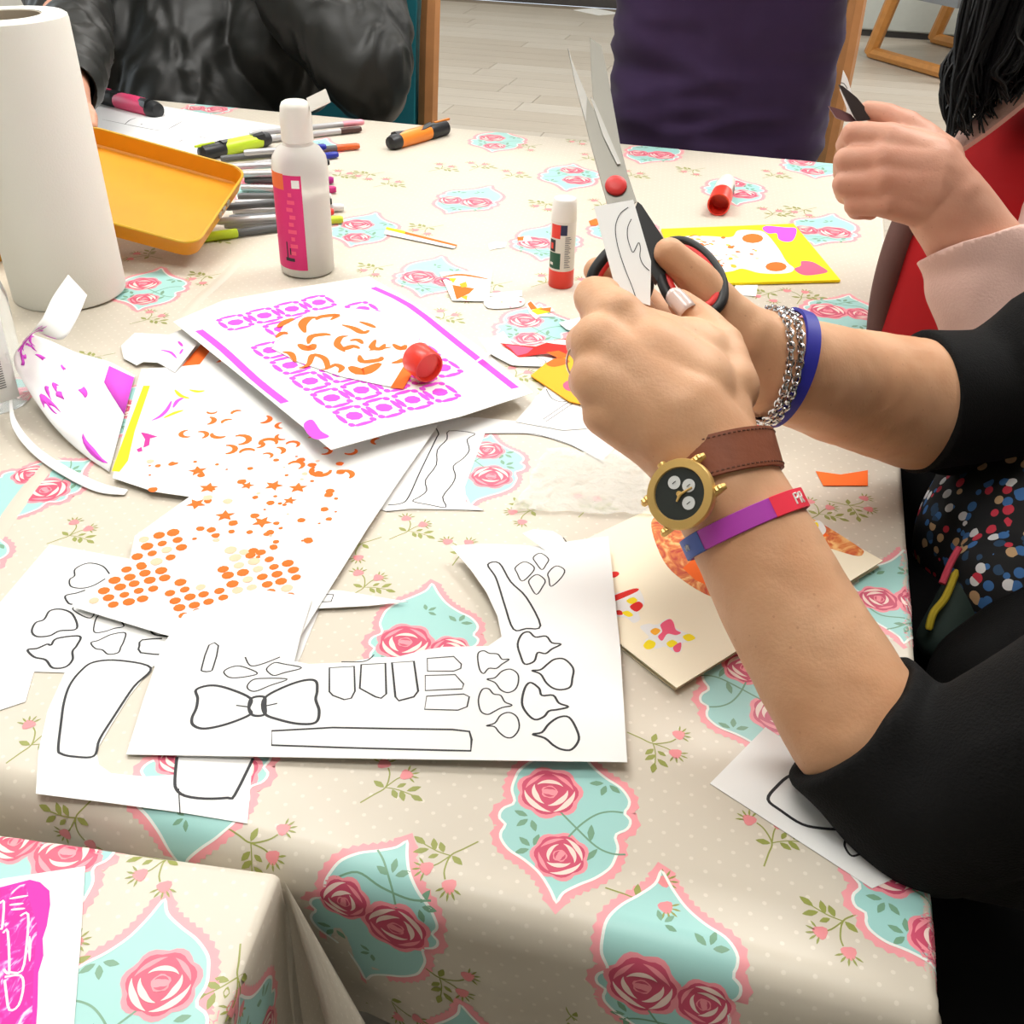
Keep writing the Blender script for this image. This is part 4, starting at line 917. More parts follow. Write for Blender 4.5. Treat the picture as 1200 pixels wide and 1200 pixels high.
rp = nt.nodes.new('ShaderNodeValToRGB'); el = rp.color_ramp.elements
el[0].position = 0.5; el[0].color = (*s2l((214, 24, 158)), 1); el[1].position = 0.68; el[1].color = (*s2l((246, 214, 238)), 1)
e2 = el.new(.58); e2.color = (*s2l((226, 70, 186)), 1)
nt.links.new(mp.outputs[0], nz.inputs['Vector']); nt.links.new(nz.outputs['Fac'], rp.inputs[0]); nt.links.new(rp.outputs[0], bb.inputs['Base Color'])
s = Sheet([(-60, 1045), (0, 1030), (100, 1015), (94, 1110), (84, 1235), (-60, 1235)], .0012)
m_mag = mat('magenta_ink', (222, 36, 172), 0.6)
s.poly([(-60, 1054), (0, 1040), (35, 1031), (47, 1034), (58, 1044), (59, 1060), (55, 1085), (50, 1100), (51, 1120), (45, 1140), (44, 1180), (40, 1235), (-60, 1235)], m_mag)
s.poly([(-60, 1056), (30, 1036), (36, 1060), (44, 1085), (40, 1130), (36, 1235), (-60, 1235)], m_mprint)
mg = cr(0, 980, 5.4556)
for l in [[(20, 620), (50, 610), (60, 860), (40, 870), (25, 850)], [(130, 510), (180, 500), (170, 700), (140, 860), (60, 870)], [(0, 430), (25, 420), (15, 580), (0, 590)], [(30, 900), (130, 890), (150, 960), (120, 1080), (60, 1110), (40, 1000), (30, 920)]]: s.stroke(mg(l), .0011, m_paper, sm=3)
for l in [[(60, 400), (180, 380)], [(60, 440), (150, 430)], [(70, 470), (160, 462)], [(190, 640), (190, 800)]]: s.stroke(mg(l), .0013, m_paper, taper=True)
s.build('printed_sheet', 'white sheet with a solid magenta block print on the second table')
# ------------------------------------------------------------------ things standing on the table
def hcam(p): v = Vector((CAM.x-p.x, CAM.y-p.y, 0)); return v.normalized()
def patch(mb, base, axis, r, z0, z1, a0, a1, M, n=12):
    """curved label patch on a cylinder; angle 0 faces the camera, + is to the right"""
    ax = axis.normalized(); f = hcam(base); f = (f-ax*f.dot(ax)).normalized(); rr = ax.cross(f); vs = []
    for i in range(n+1):
        a = math.radians(a0+(a1-a0)*i/n); d = f*math.cos(a)+rr*math.sin(a)
        vs += [base+ax*z0+d*r, base+ax*z1+d*r]
    mb.add(vs, [(2*i, 2*i+2, 2*i+3, 2*i+1) for i in range(n)], M)
m_tissue = mat('paper_towel', (234, 234, 226), 0.95, spec=0.1, bump=0.06, bump_scale=500)
m_core = mat('cardboard_core', (176, 164, 146), 0.9)
B0 = P(83, 343); T0 = P(3, 17, 0.287); ax = (T0-B0); Lr = ax.length; ax = ax.normalized()
roll = empty('paper_towel_roll', B0, 'tall white paper towel roll standing upright at the left', 'paper roll')
Rr = 0.0605
b = MB(); b.lathe(B0, ax, [(0.036, 0), (Rr-.004, 0), (Rr-.001, .002), (Rr, .006), (Rr, Lr-.006), (Rr-.001, Lr-.002), (Rr-.004, Lr), (0.0362, Lr), (0.0362, Lr-.004)], m_tissue, 64); b.build('paper_winding', roll)
b = MB(); b.lathe(B0, ax, [(0.0345, .0002), (0.0361, .0002), (0.0361, Lr-.001), (0.0345, Lr-.001), (0.0345, .0002)], m_core, 48); b.build('core', roll)
# squeezy bottle
m_hdpe = mat('bottle_plastic', (244, 243, 238), 0.3, trans=0.5, ior=1.12, spec=0.4); m_liq = mat('bottle_liquid', (234, 228, 216), 0.4)
m_capw = mat('cap_white', (234, 232, 224), 0.35); m_lab = mat('label_pink', (218, 38, 116), 0.5); m_labo = mat('label_orange', (236, 110, 60), 0.5)
Bb = P(361, 317); Tb = P(345, 118, .195); ax = (Tb-Bb).normalized()
bot = empty('squeeze_bottle', Bb, 'translucent white squeeze bottle with pink label and open flip cap before the pens', 'bottle')
b = MB(); b.lathe(Bb, ax, [(0.0, .0005), (.026, 0), (.0305, .003), (.0315, .008), (.0315, .128), (.030, .136), (.024, .145), (.0175, .149), (.0165, .153), (0, .153)], m_hdpe, 40); body_ = b.build('bottle_body', bot)
b = MB(); b.lathe(Bb, ax, [(0, .002), (.029, .003), (.030, .008), (.030, .095), (0, .095)], m_liq, 32); b.build('liquid', bot)
b = MB(); b.lathe(Bb, ax, [(.0168, .152), (.0178, .153), (.0178, .176), (.0165, .189), (.0145, .1935), (.012, .195), (.0105, .1935), (0, .193)], m_capw, 32); cp = b.build('cap', bot)
rr = RT
f0 = Tb+RT*0.0165+Vector((0, 0, -.004)); dr = (RT*1.0+Vector((0, 0, 0.45))).normalized(); ln_ = dr.cross(hcam(Tb)).normalized(); fn = dr.cross(ln_)
b = MB(); b.box(f0+dr*0.011, (.024, .003, .015), m_capw, Matrix((dr, (hcam(Tb)*.8+ln_*.6*(1 if ln_.z > 0 else -1)).normalized(), dr.cross((hcam(Tb)*.8+ln_*.6*(1 if ln_.z > 0 else -1)).normalized()))).transposed()); b.build('flip_lid', cp, smooth=False)
b = MB(); patch(b, Bb, ax, .03175, .012, .122, -110, 0, m_lab); patch(b, Bb, ax, .03185, .105, .123, -110, -38, m_labo)
patch(b, Bb, ax, .03190, .108, .117, -20, -4, m_white, 3)
for k in range(9): z = .03+k*.0085; patch(b, Bb, ax, .0319, z, z+.0045, -36+(k % 3)*3, -22+(k % 2)*5, m_ppk, 3)
patch(b, Bb, ax, .0319, .026, .045, -44, -41, m_ink, 2); patch(b, Bb, ax, .0319, .03, .038, -36, -33, m_ink, 2); patch(b, Bb, ax, .0319, .022, .026, -48, -26, m_ink, 3)
b.build('label', body_)
# clear bottle at the left border
m_clear = mat('clear_plastic', (246, 248, 246), 0.08, trans=0.85, ior=1.2); m_lw = mat('label_white', (236, 236, 234), 0.5); m_grey = mat('print_grey', (120, 120, 122), 0.6)
Bc2 = P(-8, 470); cb = empty('clear_bottle', Bc2, 'clear plastic bottle with white cap cut off by the left border', 'bottle')
zax = Vector((0, 0, 1))
b = MB(); b.lathe(Bc2, zax, [(0, .001), (.03, 0), (.033, .004), (.033, .10), (.030, .112), (.019, .120), (.017, .124), (.017, .13)], m_clear, 32); b.build('bottle_body', cb)
b = MB(); b.lathe(Bc2, zax, [(.0185, .122), (.0185, .165), (.016, .168), (0, .168)], m_capw, 28); b.build('cap', cb)
b = MB(); patch(b, Bc2, zax, .0333, .012, .092, -150, 42, m_lw, 20)
for k in range(14): patch(b, Bc2, zax, .0335, .025+k*.0022, .026+k*.0022, -10, 24, m_grey, 4)
b.build('label', cb)
# standing glue stick
m_gred = mat('glue_red', (232, 60, 44), 0.35); m_navy = mat('label_navy', (40, 46, 80), 0.5); m_dgreen = mat('label_green', (28, 84, 60), 0.5); m_glab = mat('glue_label', (226, 222, 212), 0.45)
Bg = P(657, 334); gs = empty('glue_stick', Bg, 'glue stick standing upright with white cap and red base', 'glue stick')
b = MB(); b.lathe(Bg, zax, [(0, 0), (.0138, 0), (.0148, .0015), (.0148, .021), (.014, .0215)], m_gred, 28); b.build('base_knob', gs)
b = MB(); b.lathe(Bg, zax, [(.0143, .0212), (.0146, .022), (.0146, .079), (.0143, .08)], m_glab, 28)
patch(b, Bg, zax, .0148, .060, .076, -62, -12, m_gred, 6); patch(b, Bg, zax, .0148, .064, .076, -12, 18, m_navy, 4); patch(b, Bg, zax, .0148, .024, .043, -75, -8, m_dgreen, 6)
patch(b, Bg, zax, .0148, .044, .058, -70, -34, m_ink, 4); patch(b, Bg, zax, .01482, .047, .054, -62, -46, m_gred, 3)
for k in range(17): patch(b, Bg, zax, .0148, .026+k*.0022, .0269+k*.0022, 10, 40 - (k*7 % 5)*3, m_grey, 3)
patch(b, Bg, zax, .01485, .028, .031, -66, -44, m_glab, 3)
b.build('label_tube', gs)
b = MB(); b.lathe(Bg, zax, [(.0142, .078), (.0146, .079), (.0138, .1005), (.012, .103), (0, .1035)], m_capw, 28); b.build('cap', gs)
# lying glue stick and red caps
def lying(base, axis, label):
    r = empty('glue_stick', base, label, 'glue stick')
    b = MB(); b.lathe(base, axis, [(.0138, .048), (.0145, .05), (.0145, .095), (.013, .097), (.012, .118), (.010, .12), (0, .12)], m_glab, 26)
    for k in range(6): patch(b, base, axis, .0147, .056+k*.005, .0585+k*.005, -30, 40-(k % 3)*9, m_grey, 4)
    b.build('label_tube', r)
    b = MB(); b.lathe(base, axis, [(0, .03), (.0135, .03), (.0135, 0), (.0155, 0), (.0158, .003), (.0155, .047), (.0135, .049)], m_gred, 30); b.build('cap', r)
    return r
g0 = P(842, 240, .0158); g1 = P(855, 205, .0158); lying(g0, (g1-g0), 'glue stick lying on its side with hollow red end towards us')
c0 = P(503, 431, .034); axc = (-hcam(c0)*0.82-RT*0.55+Vector((0, 0, .12))).normalized()
rc = empty('stick_cover', c0, 'loose hollow red glue stick cap lying on the framed stencil sheet', 'cap')
b = MB(); b.lathe(c0, axc, [(0, .0035), (.0125, .0035), (.0132, .0), (.0146, -.0005), (.0155, .002), (.0152, .022), (.0135, .0245), (0, .025)], m_gred, 30); b.build('cap_shell', rc)
# yellow tray, tilted; one far corner is held by the person in the black jacket
m_ty = mat('tray_yellow', (220, 146, 18), 0.4, noise_amt=0.03, noise_scale=30); m_tyo = mat('tray_yellow_rim', (206, 164, 40), 0.4)
TL, TR_, BR = P(99, 146, .12), P(291, 199, .075), P(243, 293, .03)
ex = (TR_-TL); Lx = ex.length; ex.normalize(); ey = (BR-TR_); ey = ey-ex*ey.dot(ex); Ly = ey.length; ey.normalize(); en = ex.cross(ey)
if en.z < 0: en = -en
tray = empty('tray', TL+ex*Lx/2+ey*Ly/2, 'yellow rounded tray tilted beside the paper roll above the pens', 'tray')
def rrect(ins, r, n=6):
    o = []
    for cx, cy, a in ((Lx-ins-r, ins+r, -90), (Lx-ins-r, Ly-ins-r, 0), (ins+r, Ly-ins-r, 90), (ins+r, ins+r, 180)):
        for i in range(n+1): t = math.radians(a+90*i/n); o.append((cx+r*math.cos(t), cy+r*math.sin(t)))
    return o
levels = [(0.002, 0.0, .020), (0, 0, .022), (.001, .0005, .022), (.0025, 0, .021), (.006, -.019, .016), (.009, -.021, .013), (.0095, -.0235, .013), (.005, -.021, .018), (.001, -.001, .021), (0, 0, .022)]
vs = []; fs = []; k = 28
for ins, h, r in levels[1:]: vs += [TL+ex*x+ey*y+en*h for x, y in rrect(ins, r)]
L = len(levels)-1
for i in range(L-1):
    for j in range(k): fs.append((i*k+j, i*k+(j+1) % k, (i+1)*k+(j+1) % k, (i+1)*k+j))
fs.append(tuple(4*k+j for j in range(k))); fs.append(tuple(5*k+j for j in range(k-1, -1, -1)))
b = MB(); b.add(vs, fs, m_ty); b.build('tray_body', tray)
b = MB()
rim = [TL+ex*x+ey*y+en*.0006 for x, y in rrect(.001, .021)]
b.tube(rim+[rim[0]], .0016, m_tyo, 6, cap=False); b.build('rim', tray)
m_chip = mat('worn_metal', (190, 186, 176), 0.35, metal=0.7)
b = MB()
for t in (.42, .5, .57): b.box(TL+ex*(Lx+.0005)+ey*(Ly*t)+en*-.004, (.002, .008, .006), m_chip, Matrix((ex, ey, en)).transposed())
b.build('scuff', tray, smooth=False)
# yellow tin behind the roll
q = P(8, 314); tin = empty('storage_tin', q+Vector((-.10, .07, 0)), 'yellow tin standing behind the paper roll at the left border', 'tin')
m_tin = mat('tin_yellow', (226, 196, 84), 0.45); m_tin2 = mat('tin_base', (206, 152, 26), 0.45)
c = q+Vector((-.125, .055, 0)); Rz = Matrix.Rotation(-0.1, 3, 'Z')
b = MB(); b.box(c+Vector((0, 0, .046)), (.22, .11, .064), m_tin, Rz); tb = b.build('tin_body', tin, smooth=False); md = tb.modifiers.new('bev', 'BEVEL'); md.width = .006; md.segments = 2
b = MB(); b.box(c+Vector((0, 0, .007)), (.224, .114, .0135), m_tin2, Rz); tb = b.build('tin_base', tin, smooth=False); md = tb.modifiers.new('bev', 'BEVEL'); md.width = .004; md.segments = 2
# felt pens
m_silver = mat('pen_silver', (190, 190, 192), 0.3, metal=0.35); m_pgrey = mat('pen_grey', (92, 94, 96), 0.4); m_blk = mat('pen_black', (34, 36, 38), 0.4)
def pmat(n, c): return mat('pen_'+n, c, 0.35)
PENS = [((292, 157), (426, 143), 'pink', (240, 160, 176), .014), ((300, 165), (423, 151), 'dark brown', (74, 48, 44), .006), ((258, 186), (421, 171), 'orange', (214, 96, 42), .006), ((296, 193), (396, 181), 'blue', (38, 50, 160), .006),
        ((262, 196), (386, 190), 'black', (40, 40, 42), .016), ((286, 211), (391, 211), 'purple', (168, 34, 130), .006), ((282, 220), (394, 222), 'magenta', (196, 40, 120), .006), ((280, 204), (384, 202), 'grey', (120, 120, 124), .016),
        ((278, 230), (388, 230), 'white', (226, 226, 226), .006), ((276, 238), (389, 236), 'black', (40, 40, 42), .016), ((272, 247), (403, 243), 'white', (226, 226, 226), .006), ((268, 256), (391, 248), 'red', (226, 60, 56), .006),
        ((262, 264), (402, 257), 'lime', (198, 222, 60), .006), ((264, 259), (372, 252), 'grey', (120, 120, 124), .016), ((274, 242), (376, 232), 'purple', (168, 34, 130), .026), ((300, 178), (382, 172), 'blue', (38, 50, 160), .016)]
RANK = [sorted(range(16), key=lambda q: PENS[q][1][1]).index(i) for i in range(16)]
for i, (a, b_, cn, cc_, z) in enumerate(PENS):
    p0 = P(*a, z); p1 = P(*b_, z); d = (p1-p0); Ln = max(d.length, .13); d.normalize(); p0 = p1-d*Ln; r = .0048
    M = pmat(cn.replace(' ', '_'), cc_); Mb = (m_silver, m_silver, m_pgrey)[i % 3]
    t = empty('felt_pen', p0, '%s felt pen with %s cap, %s from the back of the pen pile' % (('silver', 'silver', 'grey')[i % 3], cn, ['first', 'second', 'third', 'fourth', 'fifth', 'sixth', 'seventh', 'eighth', 'ninth', 'tenth', 'eleventh', 'twelfth', 'thirteenth', 'fourteenth', 'fifteenth', 'sixteenth'][RANK[i]]), 'pen', 'felt pens piled behind the bottle')
    q = MB(); q.lathe(p0, d, [(0, 0), (r*.8, .001), (r, .006), (r, Ln-.038)], Mb, 10); q.build('barrel', t)
    q = MB(); q.lathe(p0, d, [(r*.9, Ln-.039), (r*1.08, Ln-.038), (r*1.08, Ln-.004), (r*.8, Ln), (0, Ln)], M, 10); q.build('cap', t)
def highlighter(a, b_, name, c, label, z=.0115, flip=False, nm='highlighter'):
    p0 = P(*a, z); p1 = P(*b_, z); d = p1-p0; Ln = d.length; d.normalize(); M = pmat(name, c); r = Ln*.085
    t = empty(nm, p0, label, 'highlighter')
    q = MB(); q.lathe(p0, d, [(0, 0), (r*.7, .001), (r, .004), (r*1.05, Ln*.3), (r*.95, Ln*.33)], m_blk, 16); q.build('cap', t)
    q = MB(); q.lathe(p0, d, [(r*.95, Ln*.32), (r*1.02, Ln*.36), (r*1.05, Ln*.6), (r*.98, Ln*.86)], M, 16); q.build('barrel', t)
    q = MB(); q.lathe(p0, d, [(r*1.0, Ln*.85), (r*1.0, Ln*.93), (r*.8, Ln*.985), (0, Ln)], m_blk, 16); q.build('end_plug', t)
    s_ = d.cross(zax).normalized(); q = MB()
    tt = [.28+.06*i for i in range(11)]
    q.tube([p0+d*(Ln*x)+zax*(r*.42)+s_*(r*.3*math.sin(x*9)) for x in tt], [r*(.45+.35*abs(x-.58)/.3) for x in tt], m_blk, 8); q.build('grip', t)
    q = MB(); q.box(p0+d*(Ln*.08)+zax*(r*1.0), (Ln*.26, .004, .003), M, Matrix((d, s_, d.cross(s_))).transposed()); q.build('clip', t, smooth=False)
    return t
highlighter((117, 112), (187, 130), 'hl_pink', (232, 70, 118), 'pink and black highlighter lying on the drawing sheet at the back')
highlighter((234, 180), (316, 162), 'hl_lime', (196, 224, 50), 'lime and black highlighter lying above the yellow tray corner')
highlighter((523, 149), (456, 168), 'hl_orange', (240, 140, 46), 'orange and black highlighter alone at the far table edge')
p0 = P(226, 280, .006); p1 = P(345, 264, .006); d = (p1-p0).normalized(); t = empty('felt_pen', p0, 'grey felt pen with a long lime cap nearest the tray corner', 'pen')
q = MB(); q.lathe(p0, d, [(0, 0), (.005, .001), (.0062, .004), (.0062, .056), (.005, .057)], pmat('hl_lime', (196, 224, 50)), 12); q.build('cap', t)
q = MB(); q.lathe(p0, d, [(.0045, .056), (.005, .06), (.005, .14), (.004, .144), (0, .144)], m_pgrey, 12); q.build('barrel', t)
# ------------------------------------------------------------------ people
def skin_mat(name, c1_, c2_, c3_):
    M = mat(name, c1_, 0.5, spec=0.35, sss=0.12, bump=0.06, bump_scale=420)
    nt = M.node_tree; bb = nt.nodes['Principled BSDF']; tc = [n_ for n_ in nt.nodes if n_.type == 'TEX_COORD'][0]
    N = nt.nodes.new; L = nt.links.new
    n1 = N('ShaderNodeTexNoise'); n1.inputs['Scale'].default_value = 16; n1.inputs['Detail'].default_value = 5; L(tc.outputs['Object'], n1.inputs['Vector'])
    r1 = N('ShaderNodeValToRGB'); e = r1.color_ramp.elements; e[0].position = .3; e[0].color = (*s2l(c2_), 1); e[1].position = .7; e[1].color = (*s2l(c1_), 1); L(n1.outputs['Fac'], r1.inputs[0])
    v = N('ShaderNodeTexVoronoi'); v.inputs['Scale'].default_value = 95; L(tc.outputs['Object'], v.inputs['Vector'])
    lt = N('ShaderNodeMath'); lt.operation = 'LESS_THAN'; lt.inputs[1].default_value = .075; L(v.outputs['Distance'], lt.inputs[0])
    mx = N('ShaderNodeMix'); mx.data_type = 'RGBA'; mx.inputs[7].default_value = (*s2l(c3_), 1)
    ml = N('ShaderNodeMath'); ml.operation = 'MULTIPLY'; ml.inputs[1].default_value = .3; L(lt.outputs[0], ml.inputs[0])
    L(ml.outputs[0], mx.inputs[0]); L(r1.outputs[0], mx.inputs[6]); L(mx.outputs[2], bb.inputs['Base Color'])
    return M
m_skin = skin_mat('skin_tan', (220, 174, 138), (202, 150, 112), (160, 108, 80))
m_skin2 = skin_mat('skin_pink', (210, 160, 136), (194, 136, 112), (150, 92, 74))
m_nail = mat('nail_pale', (226, 208, 202), 0.15, coat=0.6)
m_hair = mat('hair_black', (11, 10, 10), 0.5, spec=0.25); m_hairb = mat('hair_brown', (70, 48, 34), 0.4)
m_eye = mat('eye_white', (236, 234, 230), 0.2); m_iris = mat('iris', (60, 42, 30), 0.2)
def k(px, py, d, rpx): return (W(px, py, d), rpx*d/FPX)
def head_parts(c, f, s=1.0):
    """skull, jaw, nose, ears, neck stub about centre c, facing f (horizontal)"""
    c = Vector(c); f = Vector((f[0], f[1], 0)).normalized(); r = Vector((f.y, -f.x, 0)); u = Vector((0, 0, 1)); R = Matrix((r, f, u)).transposed()
    P_ = lambda x, y, z: c+(r*x+f*y+u*z)*s
    return [('e', P_(0, -.01, .035), .075*s, .092*s, .085*s, R), ('e', P_(0, .025, -.03), .062*s, .07*s, .085*s, R), ('c', P_(0, .09, .0), .010*s, P_(0, .106, -.028), .014*s),
            ('c', P_(-.025, .082, -.068), .009*s, P_(.025, .082, -.068), .009*s), ('c', P_(0, .07, -.1), .02*s, P_(0, .06, -.105), .02*s),
            ('e', P_(-.078, -.005, -.005), .010*s, .018*s, .03*s, R), ('e', P_(.078, -.005, -.005), .010*s, .018*s, .03*s, R)], P_
def face(P_, root, s=1.0):
    f = (P_(0, 1, 0)-P_(0, 0, 0)).normalized()
    for sx in (-1, 1):
        c = P_(sx*.031, .064, .010); b = MB(); b.lathe(c, (0, 0, 1), [(.0001, -.0115)]+[(.0115*math.cos(t), .0115*math.sin(t)) for t in [(-1.2+.4*i) for i in range(7)]]+[(.0001, .0115)], m_eye, 14); ey_ = b.build('eye', root)
        b = MB(); b.lathe(c+f*.0098, f, [(.0054, 0), (.0050, .0012), (.0025, .0020), (0, .0022)], m_iris, 14); b.build('iris', ey_)
        b = MB(); b.tube([P_(sx*.014, .083, .030), P_(sx*.032, .086, .034), P_(sx*.048, .076, .030)], [.0022, .0028, .0014], m_hair, 6); b.build('eyebrow', root)
        b = MB(); b.tube([P_(sx*.018, .073, .0145), P_(sx*.031, .0765, .0195), P_(sx*.045, .068, .0140)], .0032, m_skin2, 8); b.build('eyelid', root)
def hairblob(P_, root, M, extra=()):
    c = P_(0, -.02, .05); blob('hair', [('e', P_(0, -.025, .05), .088, .10, .09), ('e', P_(0, -.06, -.02), .08, .06, .09)]+list(extra), M, root, .008, 3)
rn = random.Random(11)
def wrinkle(amp, sc_, st=(1, 1, 1)):
    def f(v):
        q = Vector((v.x*st[0], v.y*st[1], v.z*st[2]))*sc_
        q = q+Vector((noise.noise(q*.6), noise.noise(q*.6+Vector((9, 0, 0))), 0))*.7
        return amp*(1-2*abs(noise.noise(q)))*.6+amp*.5*noise.noise(q*2.1)
    return f
# ---------- the person in the black cardigan (both forearms in front of us)
HEADC = (0.475, 0.67, 1.47)
me_ = empty('person', (0.5, 0.66, 0), 'person in a black cardigan and speckled blouse cutting paper with bare forearms', 'person')
Ll = [k(1092, 942, .575, 74), k(1003, 850, .588, 84), k(925, 715, .603, 77), k(872, 615, .613, 70), k(836, 550, .618, 66)]
hb = [('k', Ll)]
hb += [('k', [k(836, 550, .618, 66), k(805, 500, .622, 60), k(722, 372, .63, 34)]), ('k', [k(836, 550, .618, 66), k(795, 488, .615, 62), k(702, 402, .618, 35)]),
       ('k', [k(836, 550, .618, 64), k(785, 495, .615, 58), k(703, 445, .612, 36)]), ('k', [k(836, 550, .618, 62), k(770, 510, .618, 42), k(712, 484, .615, 30)]),
       ('k', [k(836, 550, .62, 60), k(830, 470, .635, 48), k(806, 412, .645, 42)]), ('c', *k(725, 388, .632, 36), *k(815, 420, .645, 44)), ('c', *k(760, 430, .628, 60), *k(800, 460, .628, 64))]
fing = [[k(722, 370, .628, 32), k(698, 349, .650, 26), k(722, 348, .690, 20), k(752, 364, .70, 17)],
        [k(702, 402, .618, 33), k(688, 402, .650, 25), k(722, 408, .692, 20), k(762, 410, .695, 17)],
        [k(702, 445, .612, 34), k(690, 447, .645, 25), k(724, 452, .685, 20), k(764, 448, .69, 17)],
        [k(712, 484, .613, 29), k(703, 486, .640, 21), k(735, 487, .670, 17), k(768, 480, .675, 14)],
        [k(850, 455, .640, 40), k(842, 408, .655, 30), k(822, 378, .665, 22), k(798, 354, .668, 16)]]
hb += [('k', f) for f in fing]
# right arm and hand
Rl = [k(1170, 462, .87, 72), k(1075, 474, .84, 77), k(985, 452, .785, 68), k(908, 428, .725, 60)]
hb += [('k', Rl), ('k', [k(908, 428, .725, 60), k(868, 398, .705, 44), k(842, 358, .690, 27), k(815, 326, .684, 23), k(784, 296, .678, 18)]),
       ('c', *k(905, 430, .73, 56), *k(835, 425, .73, 50)), ('c', *k(890, 440, .74, 50), *k(815, 400, .745, 44)),
       ('k', [k(815, 395, .745, 32), k(770, 370, .755, 24), k(730, 335, .755, 20), k(700, 318, .735, 17)]), ('k', [k(812, 410, .745, 32), k(765, 395, .76, 23), k(725, 365, .76, 19), k(706, 345, .735, 16)]),
       ('k', [k(812, 425, .745, 30), k(770, 420, .76, 22), k(735, 395, .755, 18), k(722, 375, .73, 15)]), ('k', [k(820, 440, .74, 26), k(785, 440, .75, 18), k(755, 425, .75, 15), k(745, 405, .735, 13)])]
SL = Vector((.44, .45, 1.16)); SR = Vector((.50, .89, 1.16)); HB = Vector((.60, .68, .52)); NK = Vector((.50, .67, 1.24))
hb += [('c', Ll[0][0], .042, SL, .05), ('c', Rl[0][0], .045, SR, .05), ('c', SL, .05, NK, .05), ('c', SR, .05, NK, .05), ('c', NK, .09, HB, .11), ('c', NK, .05, Vector(HEADC)+Vector((0, 0, -.06)), .05)]
hp, PH = head_parts(HEADC, (-1, -.1)); hb += hp
def knuckle(v): return 0.0005*noise.noise(v*80)+0.0006*noise.noise(v*24)
blob('body', hb, m_skin, me_, 0.0024, 5, deform=knuckle)
face(PH, me_); hairblob(PH, me_, m_hairb, [('c', PH(-.07, -.04, 0), .035, PH(-.07, -.06, -.16), .03), ('c', PH(.07, -.04, 0), .035, PH(.07, -.06, -.16), .03)])
# thumb nail of the left hand
def nail(c, n, d, l, w_, parent, M=m_nail):
    n = Vector(n).normalized(); d = Vector(d); d = (d-n*d.dot(n)).normalized(); s_ = d.cross(n); vs = []; nn = 7
    for i in range(nn):
        for j in range(nn):
            x = -1+2*i/(nn-1); y = -1+2*j/(nn-1); xx = x*w_/2*(1-.12*max(y, 0)**2); vs.append(Vector(c)+s_*xx+d*(y*l/2-(.12*l*x*x if y > 0 else 0)*y)+n*(-.28*w_*x*x+.0006))
    b = MB(); b.add(vs, [(i*nn+j, (i+1)*nn+j, (i+1)*nn+j+1, i*nn+j+1) for i in range(nn-1) for j in range(nn-1)], M); o = b.build('fingernail', parent)
    md = o.modifiers.new('t', 'SOLIDIFY'); md.thickness = .0006; return o
nail(W(795, 351, .657), -fwd*.9-RT*.25+UP*.15, W(785, 338, .66)-W(812, 372, .66), .017, .0125, me_)
# clothes
m_cardi = mat('cardigan_black', (22, 22, 22), 0.85, spec=0.12, bump=0.25, bump_scale=700); m_blk2 = mat('trousers_black', (16, 16, 17), 0.95, spec=0.1)
ax_l = (Ll[0][0]-Ll[1][0]).normalized(); ax_r = (Rl[0][0]-Rl[1][0]).normalized()
cutl = W(1003, 846, .588); cutr = W(1079, 474, .838)
Lc0 = cutl-ax_l*.04; Rc0 = cutr-ax_r*.04
EL = W(1092, 944, .575); cl = [('c', Lc0, .044, EL, .047), ('c', EL, .047, SL+Vector((-.02, 0, -.02)), .07), ('c', W(1080, 930, .575), .047, W(1190, 940, .60), .055),
      ('c', Rc0, .0535, Rl[0][0]+Vector((.0, 0, .002)), .052), ('c', Rl[0][0]+Vector((.0, 0, .002)), .052, SR, .065), ('c', SL, .075, NK, .07), ('c', SR, .075, NK, .07)]
ndl = (W(945, 908, .588)-W(1062, 780, .588)).normalized(); ndl = ndl.cross(fwd).normalized()
if ndl.dot(ax_l) > 0: ndl = -ndl
ndl = (ndl*.9-ax_l*.25).normalized()
cl += [('c', W(1112, 520, .90), .028, W(1205, 440, .92), .045), ('c', W(1160, 800, .80), .045, W(1250, 760, .82), .06)]
cl += [('c', NK+Vector((.03, -.16, -.1)), .10, HB+Vector((0, -.15, 0)), .13), ('c', NK+Vector((.03, .16, -.1)), .10, HB+Vector((0, .15, 0)), .12), ('c', NK+Vector((.08, 0, -.06)), .10, HB+Vector((.06, 0, 0)), .13)]
blob('cardigan', cl, m_cardi, me_, 0.0045, 5, cuts=[(cutl, ndl, .085), (cutr, -(RT+fwd*.2-UP*.02), .102)], deform=wrinkle(.0055, 15, (1, 1, .6)))
# blouse: shows between the cardigan fronts
m_blouse = bpy.data.materials.new('blouse_speckled'); m_blouse.use_nodes = True; nt = m_blouse.node_tree; N = nt.nodes.new; L = nt.links.new; bb = nt.nodes['Principled BSDF']; bb.inputs['Roughness'].default_value = .8
tc = N('ShaderNodeTexCoord'); v = N('ShaderNodeTexVoronoi'); v.inputs['Scale'].default_value = 100; v.inputs['Randomness'].default_value = .9; L(tc.outputs['Object'], v.inputs['Vector'])
lt = N('ShaderNodeMath'); lt.operation = 'LESS_THAN'; lt.inputs[1].default_value = .46; L(v.outputs['Distance'], lt.inputs[0])
sp = N('ShaderNodeSeparateColor'); L(v.outputs['Color'], sp.inputs[0]); rp = N('ShaderNodeValToRGB'); rp.color_ramp.interpolation = 'CONSTANT'; e = rp.color_ramp.elements
for i, (p_, c_) in enumerate([(0, (14, 14, 16)), (.2, (60, 110, 168)), (.48, (206, 52, 72)), (.66, (226, 226, 226)), (.78, (196, 160, 118)), (.88, (40, 70, 100))]):
    q = e[i] if i < 2 else e.new(p_); q.position = p_; q.color = (*s2l(c_), 1)
